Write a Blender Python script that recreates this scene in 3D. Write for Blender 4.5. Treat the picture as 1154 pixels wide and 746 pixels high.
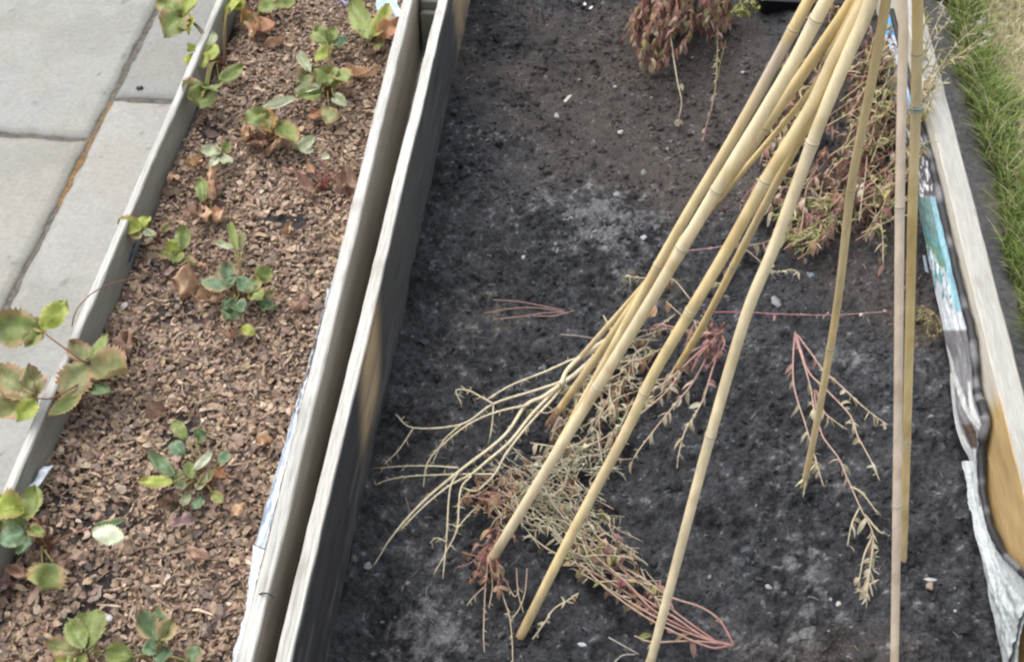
import bpy, bmesh, math, random
import numpy as np
from mathutils import Vector
random.seed(11); RNG = np.random.default_rng(11)
for o in list(bpy.data.objects): bpy.data.objects.remove(o)
S = bpy.context.scene; COL = S.collection
PI = math.pi
# ------------------------------------------------------------------ camera, sky, sun, exposure
F, PW, PH, HC = 1300.0, 1154.0, 746.0, 1.38
PITCH, YAW = math.atan(1503/F), math.radians(5.1)
fw = np.array([-math.sin(YAW)*math.cos(PITCH), math.cos(YAW)*math.cos(PITCH), -math.sin(PITCH)])
rt = np.array([math.cos(YAW), math.sin(YAW), 0.0]); dn = np.cross(fw, rt)
CAM = np.array([0.0, 0.0, HC])
cd = bpy.data.cameras.new('camera'); cam = bpy.data.objects.new('camera', cd); COL.objects.link(cam)
cam.location = CAM; cam.rotation_euler = (PI/2-PITCH, 0, YAW)
cd.sensor_width = 36; cd.lens = 36*F/PW; cd.clip_start = .05; cd.clip_end = 500
S.camera = cam
SUN_EL, SUN_AZ = math.radians(62), math.radians(-60)      # azimuth measured from +Y towards +X
w = bpy.data.worlds.new('World'); S.world = w; w.use_nodes = True
nt = w.node_tree; bg = nt.nodes['Background']; sky = nt.nodes.new('ShaderNodeTexSky')
sky.sky_type = 'NISHITA'; sky.sun_disc = False; sky.sun_elevation = SUN_EL; sky.sun_rotation = SUN_AZ
sky.dust_density = 4.0; sky.air_density = 1.0; sky.ozone_density = 1.0
hs = nt.nodes.new('ShaderNodeHueSaturation'); hs.inputs['Saturation'].default_value = .40      # thin overcast: a paler sky
nt.links.new(sky.outputs[0], hs.inputs['Color']); nt.links.new(hs.outputs[0], bg.inputs[0]); bg.inputs[1].default_value = 0.15
sl = bpy.data.lights.new('sun', 'SUN'); sl.energy = 1.0; sl.angle = math.radians(100); sl.color = (1, .95, .88)
so = bpy.data.objects.new('sun', sl); COL.objects.link(so)
sd = Vector((math.sin(SUN_AZ)*math.cos(SUN_EL), math.cos(SUN_AZ)*math.cos(SUN_EL), math.sin(SUN_EL)))
so.rotation_euler = (-sd).to_track_quat('-Z', 'Y').to_euler()
S.view_settings.view_transform = 'Standard'; S.view_settings.look = 'None'
S.view_settings.gamma = 1; S.view_settings.use_curve_mapping = False
S.view_settings.exposure = 0.92
S.cycles.filter_width = 2.3

# ------------------------------------------------------------------ pixel -> place in the garden
def ray(u, v): return fw + rt*((u-577)/F) + dn*((v-373)/F)
def at(u, v, z=0.0):
    d = ray(u, v); return CAM + d*((z-HC)/d[2])
def atx(u, v, x):
    d = ray(u, v); return CAM + d*(x/d[0])
def sstep(a, b, x):
    t = np.clip((np.asarray(x, float)-a)/(b-a), 0, 1); return t*t*(3-2*t)
def base_soil(x, y): return .062*sstep(.15, .54, x)
def ats(u, v, dz=0.0):
    z = 0.0
    for _ in range(8):
        p = at(u, v, z+dz); z = float(base_soil(p[0], p[1]))
    return p
ZM, ZT, ZP, ZL = .122, .18, -.04, -.05       # mulch, board tops, paving, lawn
def dist(p): return float((np.asarray(p)-CAM) @ fw)
def px2m(px, p): return px*dist(p)/F

# ------------------------------------------------------------------ noise
def vnoise(x, y, seed=0):
    x = np.asarray(x, float); y = np.asarray(y, float)
    xi = np.floor(x).astype(np.int64); yi = np.floor(y).astype(np.int64); fx = x-xi; fy = y-yi
    def h(a, b):
        n = (a*374761393 + b*668265263 + seed*982451653) & 0x7fffffff
        n = ((n ^ (n >> 13))*1274126177) & 0x7fffffff
        return ((n ^ (n >> 16)) & 0xffff)/65535.0
    fx = fx*fx*(3-2*fx); fy = fy*fy*(3-2*fy)
    return (h(xi, yi)*(1-fx)+h(xi+1, yi)*fx)*(1-fy) + (h(xi, yi+1)*(1-fx)+h(xi+1, yi+1)*fx)*fy
def fbm(x, y, f, octv=4, seed=0, gain=.5):
    s = 0; a = 1; t = 0
    for i in range(octv):
        s = s + a*vnoise(np.asarray(x)*f+i*17.3, np.asarray(y)*f-i*9.1, seed+i); t += a; a *= gain; f *= 2.03
    return s/t

# ------------------------------------------------------------------ mesh builder
class MB:
    def __init__(s): s.v = []; s.f = []; s.c = []
    def add(s, verts, faces, col):
        o = len(s.v); s.v += [tuple(map(float, p)) for p in verts]
        s.f += [tuple(i+o for i in f) for f in faces]
        if len(col) and np.ndim(col[0]): s.c += [tuple(c) for c in col]
        else: s.c += [tuple(col)]*len(verts)
    def build(s, name, mat, parent=None, smooth=True):
        return mesh_obj(name, s.v, s.f, s.c, mat, parent, smooth)
def mesh_obj(name, V, Fc, Cc, mat, parent=None, smooth=True):
    V = np.asarray(V, dtype=np.float32)
    me = bpy.data.meshes.new(name)
    base = world_org(parent)
    me.from_pydata((V-base).tolist(), [], [list(map(int, f)) for f in Fc])
    a = me.attributes.new('Col', 'FLOAT_COLOR', 'POINT')
    C4 = np.ones((len(V), 4), np.float32); C4[:, :3] = np.clip(np.asarray(Cc, np.float32).reshape(-1, 3), 0, 1)
    a.data.foreach_set('color', C4.ravel())
    if smooth: me.polygons.foreach_set('use_smooth', [True]*len(me.polygons))
    me.materials.append(mat); me.update()
    o = bpy.data.objects.new(name, me); COL.objects.link(o)
    if parent is not None: o.parent = parent
    return o
def world_org(p):
    t = np.zeros(3, np.float32)
    while p is not None:
        t += np.array(p.location[:], np.float32); p = p.parent
    return t
def tag(o, label=None, cat=None, group=None, kind=None):
    if label: o['label'] = label
    if cat: o['category'] = cat
    if group: o['group'] = group
    if kind: o['kind'] = kind
    return o
def thing(name, label, cat, loc, group=None):
    o = bpy.data.objects.new(name, None); COL.objects.link(o); o.empty_display_size = .02
    o.location = tuple(map(float, loc)); return tag(o, label, cat, group)
def unit(a):
    a = np.asarray(a, float); n = np.linalg.norm(a); return a/n if n > 1e-9 else a
def spline(P, n=6):
    P = [np.asarray(p, float) for p in P]
    if len(P) < 3: return [P[0]+(P[-1]-P[0])*i/n for i in range(n+1)]
    Q = [2*P[0]-P[1]]+P+[2*P[-1]-P[-2]]; out = []
    for i in range(1, len(Q)-2):
        for k in range(n):
            t = k/n; a, b, c, d = Q[i-1:i+3]
            out.append(.5*((2*b)+(c-a)*t+(2*a-5*b+4*c-d)*t*t+(3*b-a-3*c+d)*t**3))
    out.append(P[-1]); return out
def tube(mb, P, R, col, n=6, cap=True, wob=0):
    P = [np.asarray(p, float) for p in P]; m = len(P)
    if np.ndim(R) == 0: R = [R]*m
    if np.ndim(col[0]) == 0: col = [col]*m
    vs = []; cs = []; up = None
    for i in range(m):
        t = unit(P[min(i+1, m-1)]-P[max(i-1, 0)])
        if up is None:
            up = np.array([0, 0, 1.]) if abs(t[2]) < .9 else np.array([1., 0, 0])
        a = unit(np.cross(t, up)); up = unit(np.cross(a, t))
        for k in range(n):
            th = 2*PI*k/n; r = R[i]*(1+wob*random.uniform(-1, 1))
            vs.append(P[i]+(a*math.cos(th)+up*math.sin(th))*r); cs.append(col[i])
    fs = [(i*n+k, i*n+(k+1) % n, (i+1)*n+(k+1) % n, (i+1)*n+k) for i in range(m-1) for k in range(n)]
    if cap:
        vs += [P[0], P[-1]]; cs += [col[0], col[-1]]; q = m*n
        fs += [(q, (k+1) % n, k) for k in range(n)]+[(q+1, (m-1)*n+k, (m-1)*n+(k+1) % n) for k in range(n)]
    mb.add(vs, fs, cs)
def jit(c, a=.12):
    k = 1+random.uniform(-a, a); return tuple(max(0, x*k*(1+random.uniform(-a, a)*.4)) for x in c)
def mix(a, b, t): return tuple(np.asarray(a)*(1-t)+np.asarray(b)*t)

# ------------------------------------------------------------------ materials (colour = what the thing is, per-vertex, plus procedural grain)
def mat(name, rough=.8, scale=60, amt=.3, bump=.3, bscale=None, bdist=.002, stretch=(1, 1, 1), spec=.3, trans=0, detail=6, sheen=0, tint2=None):
    m = bpy.data.materials.new(name); m.use_nodes = True; N = m.node_tree.nodes; L = m.node_tree.links
    b = N['Principled BSDF']; b.inputs['Roughness'].default_value = rough; b.inputs['Specular IOR Level'].default_value = spec
    at_ = N.new('ShaderNodeAttribute'); at_.attribute_name = 'Col'
    tc = N.new('ShaderNodeTexCoord'); mp = N.new('ShaderNodeMapping'); mp.inputs['Scale'].default_value = stretch
    L.new(tc.outputs['Object'], mp.inputs[0])
    no = N.new('ShaderNodeTexNoise'); no.inputs['Scale'].default_value = scale; no.inputs['Detail'].default_value = detail; no.inputs['Roughness'].default_value = .62
    L.new(mp.outputs[0], no.inputs['Vector'])
    mr = N.new('ShaderNodeMapRange'); mr.inputs[1].default_value = .3; mr.inputs[2].default_value = .7
    mr.inputs[3].default_value = 1-amt; mr.inputs[4].default_value = 1+amt; L.new(no.outputs[0], mr.inputs[0])
    mu = N.new('ShaderNodeVectorMath'); mu.operation = 'SCALE'; L.new(at_.outputs['Color'], mu.inputs[0]); L.new(mr.outputs[0], mu.inputs['Scale'])
    L.new(mu.outputs[0], b.inputs['Base Color'])
    if bump:
        n2 = N.new('ShaderNodeTexNoise'); n2.inputs['Scale'].default_value = bscale or scale; n2.inputs['Detail'].default_value = 5
        L.new(mp.outputs[0], n2.inputs['Vector'])
        bp = N.new('ShaderNodeBump'); bp.inputs['Strength'].default_value = bump; bp.inputs['Distance'].default_value = bdist
        L.new(n2.outputs[0], bp.inputs['Height']); L.new(bp.outputs[0], b.inputs['Normal'])
    if trans:
        tr = N.new('ShaderNodeBsdfTranslucent'); L.new(mu.outputs[0], tr.inputs[0])
        ms = N.new('ShaderNodeMixShader'); ms.inputs[0].default_value = trans
        L.new(b.outputs[0], ms.inputs[1]); L.new(tr.outputs[0], ms.inputs[2]); L.new(ms.outputs[0], N['Material Output'].inputs[0])
    return m
M_WOOD = mat('weathered_wood', .85, 90, .16, .5, 110, .0010, (5, .35, 3), .2)
M_SOIL = mat('soil', .95, 260, .5, .9, 420, .004, spec=.1, detail=8)
M_CHIP = mat('wood_chip', .9, 220, .35, .4, 300, .001, spec=.15)
M_SLAB = mat('sandstone', .8, 120, .13, .35, 160, .0012, spec=.3, detail=10)
M_LEAF = mat('leaf', .5, 130, .2, .3, 260, .0008, spec=.4, trans=.22)
M_DRY = mat('dry_plant', .8, 180, .25, .3, 300, .0006, spec=.2, trans=.12)
M_CANE = mat('bamboo', .55, 70, .16, .3, 160, .0006, (2, 2, .3), .3)
M_PLAS = mat('plastic_film', .5, 160, .16, .35, 220, .0015, spec=.3)
M_STONE = mat('stone', .85, 120, .22, .5, 200, .0015, spec=.25)
M_GRASS = mat('grass', .6, 40, .25, 0, spec=.25, trans=.25)
M_LAWN = mat('ground_earth', .95, 90, .4, .6, 140, .006, spec=.1)
M_METAL = mat('rusty_metal', .5, 90, .2, .2, spec=.5)

# ------------------------------------------------------------------ the setting
def grid(name, x0, x1, y0, y1, st, hf, cf, m, kind='structure', parent=None):
    nx = int((x1-x0)/st)+1; ny = int((y1-y0)/st)+1
    X, Y = np.meshgrid(np.linspace(x0, x1, nx), np.linspace(y0, y1, ny)); x = X.ravel(); y = Y.ravel()
    z = hf(x, y)*np.ones_like(x); c = cf(x, y)
    I = np.arange(nx*ny).reshape(ny, nx)
    f = np.stack([I[:-1, :-1], I[:-1, 1:], I[1:, 1:], I[1:, :-1]], -1).reshape(-1, 4)
    o = mesh_obj(name, np.stack([x, y, z], 1), f, c, m, parent)
    if kind: o['kind'] = kind
    return o
def cmix(base, col, k):
    k = np.clip(k, 0, 1)[:, None]; return base*(1-k)+np.asarray(col)*k

# wide ground (garden lawn earth) that reaches the horizon
def cg(x, y):
    n = fbm(x, y, .6, 4, 3); return cmix(np.tile((.075, .085, .035), (len(x), 1)), (.14, .125, .075), sstep(.4, .65, n))
grid('ground', -60, 60, -60, 60, 2.0, lambda x, y: -.115, cg, M_LAWN)
# lawn earth close to the bed
def clawn(x, y):
    n = fbm(x, y, 5, 4, 8); c = cmix(np.tile((.075, .08, .035), (len(x), 1)), (.31, .275, .17), sstep(.45, .75, n+.5*sstep(.79, .88, x)*sstep(1.45, 1.75, y)))
    return cmix(c, (.105, .106, .11), 1-sstep(.71, .78, x+.05*(fbm(x, y, 14, 3, 5)-.5)))
grid('lawn', .592, 2.6, -.6, 4.2, .02, lambda x, y: ZL-.012+.02*(fbm(x, y, 9, 3, 4)-.5), clawn, M_LAWN)
# sub-base of sand and grit between the paving slabs
def csub(x, y):
    n = fbm(x, y, 12, 4, 21); return cmix(np.tile((.12, .11, .095), (len(x), 1)), (.2, .125, .06), sstep(.3, .55, n)*(y > 1.44)*(y < 1.74)*(np.abs(x+.951) < .012))
grid('patio_jointing', -3.2, -.66, -.6, 4.2, .02, lambda x, y: ZP-.006+.004*(fbm(x, y, 60, 2, 4)-.5), csub, M_LAWN)
def slab(x0, x1, y0, y1, col, label, seed):
    st = .006; nx = max(4, int((x1-x0)/st)); ny = max(4, int((y1-y0)/st))
    xs = np.linspace(x0, x1, nx); ys = np.linspace(y0, y1, ny)
    X, Y = np.meshgrid(xs, ys); x = X.ravel(); y = Y.ravel()
    ed = np.minimum(np.minimum(x-x0, x1-x), np.minimum(y-y0, y1-y))
    z = ZP + .0035*(fbm(x, y, 7, 4, seed)-.5) - .005*(1-sstep(0, .014, ed))
    wob = .010*(fbm(x, y, 30, 4, seed+3, .6)-.5)*(ed < .002)
    n = fbm(x*1.0, y*1.0, 3.2, 5, seed+7); n2 = fbm(x, y, 40, 3, seed+5); n3 = fbm(x, y, 9, 5, seed+13)
    c = np.tile(col, (len(x), 1))*(1+.30*(n-.5)+.22*(n2-.5))[:, None]
    c = cmix(c, np.asarray(col)*np.array((1.05, .95, .80)), sstep(.52, .72, n3)*.30)
    c = cmix(c, np.asarray(col)*.58, sstep(.66, .78, n2)*.22)
    c = cmix(c, np.asarray(col)*.35, sstep(.80, .86, vnoise(x*70, y*70, seed+17)*vnoise(x*31, y*31, seed+19)**.3)*.6)
    c = cmix(c, np.asarray(col)*np.array((.80, .80, .76)), sstep(.5, .7, fbm(x, y, 5, 5, seed+23, .6))*.6)
    c = cmix(c, np.asarray(col)*.72, (1-sstep(0, .02, ed+.012*(n2-.5)))*.5)
    V = np.stack([x+wob, y+wob, z], 1).tolist(); C = c.tolist()
    I = np.arange(nx*ny).reshape(ny, nx)
    f = np.stack([I[:-1, :-1], I[:-1, 1:], I[1:, 1:], I[1:, :-1]], -1).reshape(-1, 4).tolist()
    ring = list(I[0, :])+list(I[1:, -1])+list(I[-1, -2::-1])+list(I[-2:0:-1, 0]); o = len(V)
    for i in ring: V.append([V[i][0], V[i][1], ZP-.035]); C.append(C[i])
    k = len(ring)
    for j in range(k): f.append([ring[(j+1) % k], ring[j], o+j, o+(j+1) % k])
    return tag(mesh_obj('paving_slab', V, f, C, M_SLAB), label, 'paving slab', 'paving slabs beside the strawberry bed')
g = .006; jx = -.951
slab(-1.75, jx-g, 1.634+g, 2.75, (.27, .272, .256), 'large smooth grey paving slab at the top left corner, above the level joint', 1)
slab(-1.75, jx-g, .72, 1.634-g, (.285, .282, .258), 'grey paving slab at the left edge, below the level joint', 2)
slab(jx+g, -.702, 1.760+g, 2.75, (.225, .228, .217), 'narrow darker grey paving slab beside the timber board with a dark pebble on it', 3)
slab(jx+g, -.702, .72, 1.760-g, (.285, .284, .267), 'narrow pale grey paving slab squeezed between the long joint and the timber board', 4)

# ------------------------------------------------------------------ soil of the right-hand bed
PX = {}
def patch_px(u, v): return ats(u, v)[:2]
def blobs(x, y, lst, seed):
    out = np.zeros_like(x)
    for (u, v, ru, rv, s) in lst:
        cx, cy = patch_px(u, v); a = px2m(ru, at(u, v)); b = px2m(rv, at(u, v))*1.35
        d = np.sqrt(((x-cx)/a)**2+((y-cy)/b)**2); out = np.maximum(out, s*(1-sstep(.2, 1.4, d)))
    return out
ASH = [(690, 250, 70, 55, 1.35), (615, 225, 34, 45, .6), (560, 335, 70, 40, .45), (600, 420, 80, 45, .5), (470, 715, 80, 45, 1.2), (505, 640, 50, 40, .5), (725, 320, 60, 26, .75),
       (895, 590, 50, 45, .55), (905, 660, 50, 70, 1.0), (930, 555, 60, 40, .4), (860, 735, 60, 20, .5), (640, 580, 60, 50, .3), (800, 600, 70, 60, .3), (850, 440, 40, 40, .4), (850, 520, 60, 30, .35), (1010, 560, 60, 40, .25),
       (520, 380, 60, 60, .35), (430, 640, 40, 60, .4), (960, 400, 60, 30, .35), (1060, 600, 40, 80, .25), (730, 690, 60, 40, .25)]
BROWN = [(720, 90, 210, 170, 1.0), (760, 200, 130, 70, .95), (960, 250, 110, 110, .85), (1020, 330, 60, 60, .8), (960, 730, 130, 34, .7), (1000, 60, 120, 120, .9), (560, 60, 110, 90, .55)]
def soil_h(x, y):
    z = base_soil(x, y)
    z = z + .024*(fbm(x, y, 9, 4, 31)-.5) + (1-.6*sstep(1.35, 1.6, y))*(.026*(fbm(x, y, 34, 4, 35, .6)-.5) + .013*(fbm(x, y, 95, 4, 37, .65)-.5))
    z = z - .030*(1-sstep(.3, 1.0, np.hypot((x+.215)/.075, (y-.655)/.075))) - .014*(1-sstep(.3, 1, np.hypot((x+.235)/.05, (y-1.17)/.09)))
    z = z + .010*sstep(.55, .75, fbm(x, y, 26, 2, 51))*fbm(x, y, 90, 2, 52)
    return z - .008
def soil_c(x, y):
    n1 = fbm(x, y, 14, 5, 61, .6); n2 = fbm(x, y, 60, 4, 63, .6); n3 = fbm(x, y, 170, 3, 67, .7)
    c = np.tile((.049, .051, .056), (len(x), 1))*(1+1.0*(n1-.5)+1.3*(n2-.5)+1.1*(n3-.5))[:, None]
    kb = blobs(x, y, BROWN, 1); c = cmix(c, (.078, .067, .061), sstep(.15, .95, kb+1.1*(n1-.5)+.5*(n2-.5))*.85)
    ka = blobs(x, y, ASH, 2); c = cmix(c, (.185, .188, .192), sstep(.48, .90, ka*.62+.04+1.4*(n2-.5)+.9*(n1-.5)+1.1*(n3-.5))*.62)
    c = cmix(c, (.28, .28, .285), sstep(.66, .76, n3*.6+n2*.4)*.6)
    c = cmix(c, (.105, .09, .06), blobs(x, y, [(735, 322, 55, 22, .8), (565, 345, 45, 30, .4), (1045, 365, 40, 22, .9)], 3)*sstep(.4, .6, n2))
    return np.clip(c, .006, 1)
grid('soil', -.300, .560, .25, 2.62, .0026, soil_h, soil_c, M_SOIL)
# loose crumbs of soil and ash
ICO = None
def ico():
    global ICO
    if ICO is None:
        bm = bmesh.new(); bmesh.ops.create_icosphere(bm, subdivisions=1, radius=1)
        ICO = (np.array([v.co[:] for v in bm.verts]), [tuple(v.index for v in f.verts) for f in bm.faces]); bm.free()
    return ICO
def rotm():
    q = RNG.normal(size=4); q /= np.linalg.norm(q); a, b, c, d = q
    return np.array([[1-2*(c*c+d*d), 2*(b*c-a*d), 2*(b*d+a*c)], [2*(b*c+a*d), 1-2*(b*b+d*d), 2*(c*d-a*b)], [2*(b*d-a*c), 2*(c*d+a*b), 1-2*(b*b+c*c)]])
def lumps(name, xs, ys, zs, rs, cs, m, kind='stuff'):
    iv, fi = ico(); fi = np.array(fi); V = []; Fa = []; C = []
    for i in range(len(xs)):
        v = iv*(1+RNG.uniform(-.35, .35, (len(iv), 1)))*np.array([1, RNG.uniform(.6, 1), RNG.uniform(.45, .8)])
        V.append(v @ rotm().T*rs[i]+np.array([xs[i], ys[i], zs[i]])); Fa.append(fi+i*len(iv)); C.append(np.tile(cs[i], (len(iv), 1)))
    o = mesh_obj(name, np.concatenate(V), np.concatenate(Fa), np.concatenate(C), m, None, False); o['kind'] = kind; return o
n = 26000; xs = RNG.uniform(-.268, .54, n); ys = RNG.uniform(.5, 2.3, n)
keep = fbm(xs, ys, 18, 3, 71)+RNG.uniform(-.25, .25, n) > .45; xs = xs[keep]; ys = ys[keep]; n = len(xs)
rs = np.clip(RNG.lognormal(math.log(.0021), .55, n), .0008, .011)
cs = soil_c(xs, ys)*RNG.uniform(.75, 1.6, (n, 1)); pale = RNG.random(n) < .02; cs[pale] = (.24, .24, .24); rs[pale] *= .6
lumps('soil_crumbs', xs, ys, soil_h(xs, ys)+rs*.2, rs, cs, M_SOIL)

# tiny fibres and stalk bits strewn over the soil
mb = MB()
for k in range(520):
    x, y = RNG.uniform(-.26, .53), RNG.uniform(.5, 2.2); a = RNG.uniform(0, 2*PI); l = RNG.uniform(.003, .016); z = float(soil_h(np.array([x]), np.array([y]))[0])+.001
    d = np.array([math.cos(a)*l, math.sin(a)*l, 0]); c = jit(random.choice([(.20, .17, .13), (.30, .27, .21), (.14, .12, .10), (.34, .31, .25)]), .2)
    tube(mb, [np.array([x, y, z]), np.array([x, y, z+.0015])+d*.5+RNG.normal(size=3)*.0008, np.array([x, y, z])+d], RNG.uniform(.0003, .0007), c, 4, False)
tag(mb.build('soil_litter', M_SOIL), kind='stuff')

# ------------------------------------------------------------------ mulch of the strawberry bed
BARE = [(345, 128, 50, 12, .6), (325, 245, 45, 26, .9), (238, 150, 30, 26, .95), (115, 590, 60, 40, .95), (95, 680, 45, 50, .9), (208, 482, 30, 22, .9), (205, 350, 40, 24, .85), (250, 50, 18, 40, .9), (150, 405, 24, 24, .8), (70, 560, 30, 30, .8), (180, 300, 20, 20, .6), (420, 330, 30, 20, .5), (380, 65, 30, 20, .4), (60, 620, 60, 60, .5)]
def blobs_m(x, y, lst):
    out = np.zeros_like(x)
    for (u, v, ru, rv, s) in lst:
        p = at(u, v, ZM); a = px2m(ru, p); b = px2m(rv, p)*1.3
        d = np.sqrt(((x-p[0])/a)**2+((y-p[1])/b)**2)+1.2*(fbm(x, y, 26, 3, 85)-.5); out = np.maximum(out, s*(1-sstep(.3, 1.15, d)))
    return out
def mul_h(x, y): return ZM-.010+.016*(fbm(x, y, 10, 3, 81)-.5)+.006*(fbm(x, y, 60, 3, 83)-.5)
def mul_c(x, y):
    n2 = fbm(x, y, 70, 4, 87, .6)
    c = np.tile((.20, .157, .132), (len(x), 1))*(1+1.2*(n2-.5))[:, None]
    return np.clip(cmix(c, (.036, .035, .038), blobs_m(x, y, BARE)+.25*(n2-.5)), .01, 1)
grid('mulched_soil', -.692, -.346, .25, 2.62, .004, mul_h, mul_c, M_SOIL)
CHIPC = [(.31, .235, .165), (.27, .195, .14), (.37, .285, .205), (.22, .16, .115), (.20, .15, .118), (.43, .35, .265), (.30, .22, .17), (.25, .205, .155), (.18, .15, .125), (.33, .26, .17)]
n = 46000; xs = RNG.uniform(-.682, -.364, n); ys = RNG.uniform(.40, 2.62, n)
kb = blobs_m(xs, ys, BARE); keep = RNG.random(n) > kb*.93
xs = xs[keep]; ys = ys[keep]; n = len(xs); hz = mul_h(xs, ys)
tt = np.array([-1, -.35, .35, 1.]); NS = len(tt)
V = np.zeros((n, NS*4, 3)); C = np.zeros((n, NS*4, 3))
for i in range(n):
    l = np.clip(RNG.lognormal(math.log(.0034), .50), .0012, .012); wd = min(l, .0050)*RNG.uniform(.30, .95)
    big = RNG.random()
    if big < .035: l = RNG.uniform(.006, .012); wd = l*RNG.uniform(.4, .75)
    elif big < .09: l *= 2.2; wd = RNG.uniform(.0007, .0016)
    th = RNG.uniform(.0003, .0010); v = np.zeros((NS, 4, 3))
    cup = RNG.uniform(-.5, .9)*wd; bend = RNG.normal(0, .28)*l; tw = RNG.normal(0, .5)
    for k, t in enumerate(tt):
        w_ = wd*(1-.45*abs(t)**2.2)*RNG.uniform(.75, 1.2); z_ = bend*(1-t*t); s_ = math.sin(tw*t)*w_
        v[k] = [[t*l, -w_, z_+cup-s_+th], [t*l, w_, z_+cup+s_+th], [t*l+.0003, w_, z_+cup+s_-th], [t*l-.0003, -w_, z_+cup-s_-th]]
        v[k, :, 1] += RNG.uniform(-.25, .25)*wd; v[k, :, 2] -= cup*.5
    v = v.reshape(-1, 3)
    a = RNG.uniform(0, 2*PI); t = RNG.normal(0, .55); t2 = RNG.normal(0, .38)
    Rz = np.array([[math.cos(a), -math.sin(a), 0], [math.sin(a), math.cos(a), 0], [0, 0, 1]])
    Rx = np.array([[1, 0, 0], [0, math.cos(t), -math.sin(t)], [0, math.sin(t), math.cos(t)]])
    Ry = np.array([[math.cos(t2), 0, math.sin(t2)], [0, 1, 0], [-math.sin(t2), 0, math.cos(t2)]])
    V[i] = v @ (Rz @ Rx @ Ry).T + np.array([xs[i], ys[i], hz[i]+RNG.uniform(.0, .011)])
    C[i] = np.array(CHIPC[RNG.integers(len(CHIPC))])*np.array((.97, .935, .95))*RNG.uniform(.85, 1.45)
cf = [(0, 3, 2, 1), (4*NS-4, 4*NS-3, 4*NS-2, 4*NS-1)]+[(4*k+j, 4*k+(j+1) % 4, 4*k+4+(j+1) % 4, 4*k+4+j) for k in range(NS-1) for j in range(4)]
Fa = (np.array(cf)[None]+np.arange(n)[:, None, None]*4*NS).reshape(-1, 4)
o = mesh_obj('wood_chip_mulch', V.reshape(-1, 3), Fa, C.reshape(-1, 3), M_CHIP, None, False); o['kind'] = 'stuff'

grid('gravel_strip', -.345, -.297, .2, 2.64, .012, lambda x, y: ZL+.07+.006*(fbm(x, y, 60, 2, 4)-.5), lambda x, y: np.tile((.42, .41, .38), (len(x), 1))*(.7+.6*fbm(x, y, 40, 3, 6))[:, None], M_LAWN)
# ------------------------------------------------------------------ timber frames
def board(x0, x1, z0, z1, y0, y1, cf, parent, name='side_board', seed=0, nz=14, skew=0):
    """a plank along Y with slightly wavy, rounded edges; cf(face, y, s, n) gives the wood's own colour"""
    ny = int((y1-y0)/.008); ys = np.linspace(y0, y1, ny)
    prof = []                                     # cross-section ring (x, z, face)
    e = .0022; nxp = 6
    for i in range(nxp+1): prof.append((x0+e+(x1-x0-2*e)*i/nxp, z1, 't'))
    for i in range(nz+1): prof.append((x1, z1-e-(z1-z0-e)*i/nz, 'r'))
    prof.append((x0, z0, 'l'))
    for i in range(nz+1): prof.append((x0, z0+.001+(z1-z0-e-.001)*i/nz, 'l'))
    k = len(prof); V = []; C = []
    px = np.array([p[0] for p in prof]); pz = np.array([p[1] for p in prof]); fc = np.array([p[2] for p in prof])
    for y in ys:
        yy = np.full(k, y)
        wx = .0008*(fbm(yy, pz*0+seed, 6, 3, 91+seed)-.5)*2+.0016*(fbm(yy*3, pz*40, 9, 3, 93+seed)-.5)
        wz = .0016*(fbm(yy, px*20, 4, 3, 95+seed)-.5)+.0016*(fbm(yy*2, px*140, 14, 2, 97+seed)-.5)
        V.append(np.stack([px+wx+skew*(y-1.2), yy, pz+wz], 1)); C.append(cf(fc, yy, px, pz))
    V = np.concatenate(V); C = np.concatenate(C); ny = len(ys)
    Fa = [(j*k+i, j*k+(i+1) % k, (j+1)*k+(i+1) % k, (j+1)*k+i) for j in range(ny-1) for i in range(k)]
    Fa = [f[::-1] for f in Fa]+[tuple(range(k)), tuple((ny-1)*k+i for i in range(k-1, -1, -1))]
    return mesh_obj(name, V, Fa, np.clip(C, .01, 1), M_WOOD, parent, False)
def top_wood(y, x, seed, a=(.46, .46, .435)):
    n = fbm(x*260, y*3, 1, 4, seed); n2 = fbm(x*40, y*14, 1, 4, seed+3)
    c = np.tile(a, (len(y), 1))*(1+.22*(n-.5)+.16*(n2-.5))[:, None]
    n4 = fbm(x*25, y*5, 1, 4, seed+9); n5 = fbm(x*420, y*7, 1, 3, seed+11)
    c = cmix(c, np.asarray(a)*np.array((.74, .73, .70)), sstep(.46, .68, n4)*.45)
    c = cmix(c, (.17, .16, .145), sstep(.70, .80, n5)*.35)
    return cmix(c, (.30, .29, .27), sstep(.66, .85, n2)*.6)
def side_wood(y, z, seed, a):
    n = fbm(z*160, y*2.5, 1, 4, seed); n2 = fbm(z*12, y*5, 1, 4, seed+3)
    return np.tile(a, (len(y), 1))*(1+.5*(n-.5)+.5*(n2-.5))[:, None]
def knots(c, x, y, lst, col=(.22, .19, .15)):
    for (u, v, r) in lst:
        p = at(u, v, ZT); d = np.sqrt(((x-p[0])/(r*.8))**2+((y-p[1])/(r*1.6))**2); c = cmix(c, col, (1-sstep(.3, 1.2, d))*.35)
    return c
def cf_board(seed, side, kn=(), top=(.46, .46, .435)):
    def f(fc, y, x, z):
        c = side_wood(y, z, seed, side); t = fc == 't'
        ct = knots(top_wood(y, x, seed+20, top), x, y, kn); c[t] = ct[t]; return c
    return f
bedL = thing('raised_bed_frame', 'narrow weathered timber bed frame round the strawberries and wood chip mulch', 'garden bed', (-.52, 1.4, -.05))
board(-.698, -.6845, -.06, ZT, .2, 2.66, cf_board(1, (.27, .262, .225), [(62, 417, .010)]), bedL, seed=1, skew=-.009)
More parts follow.
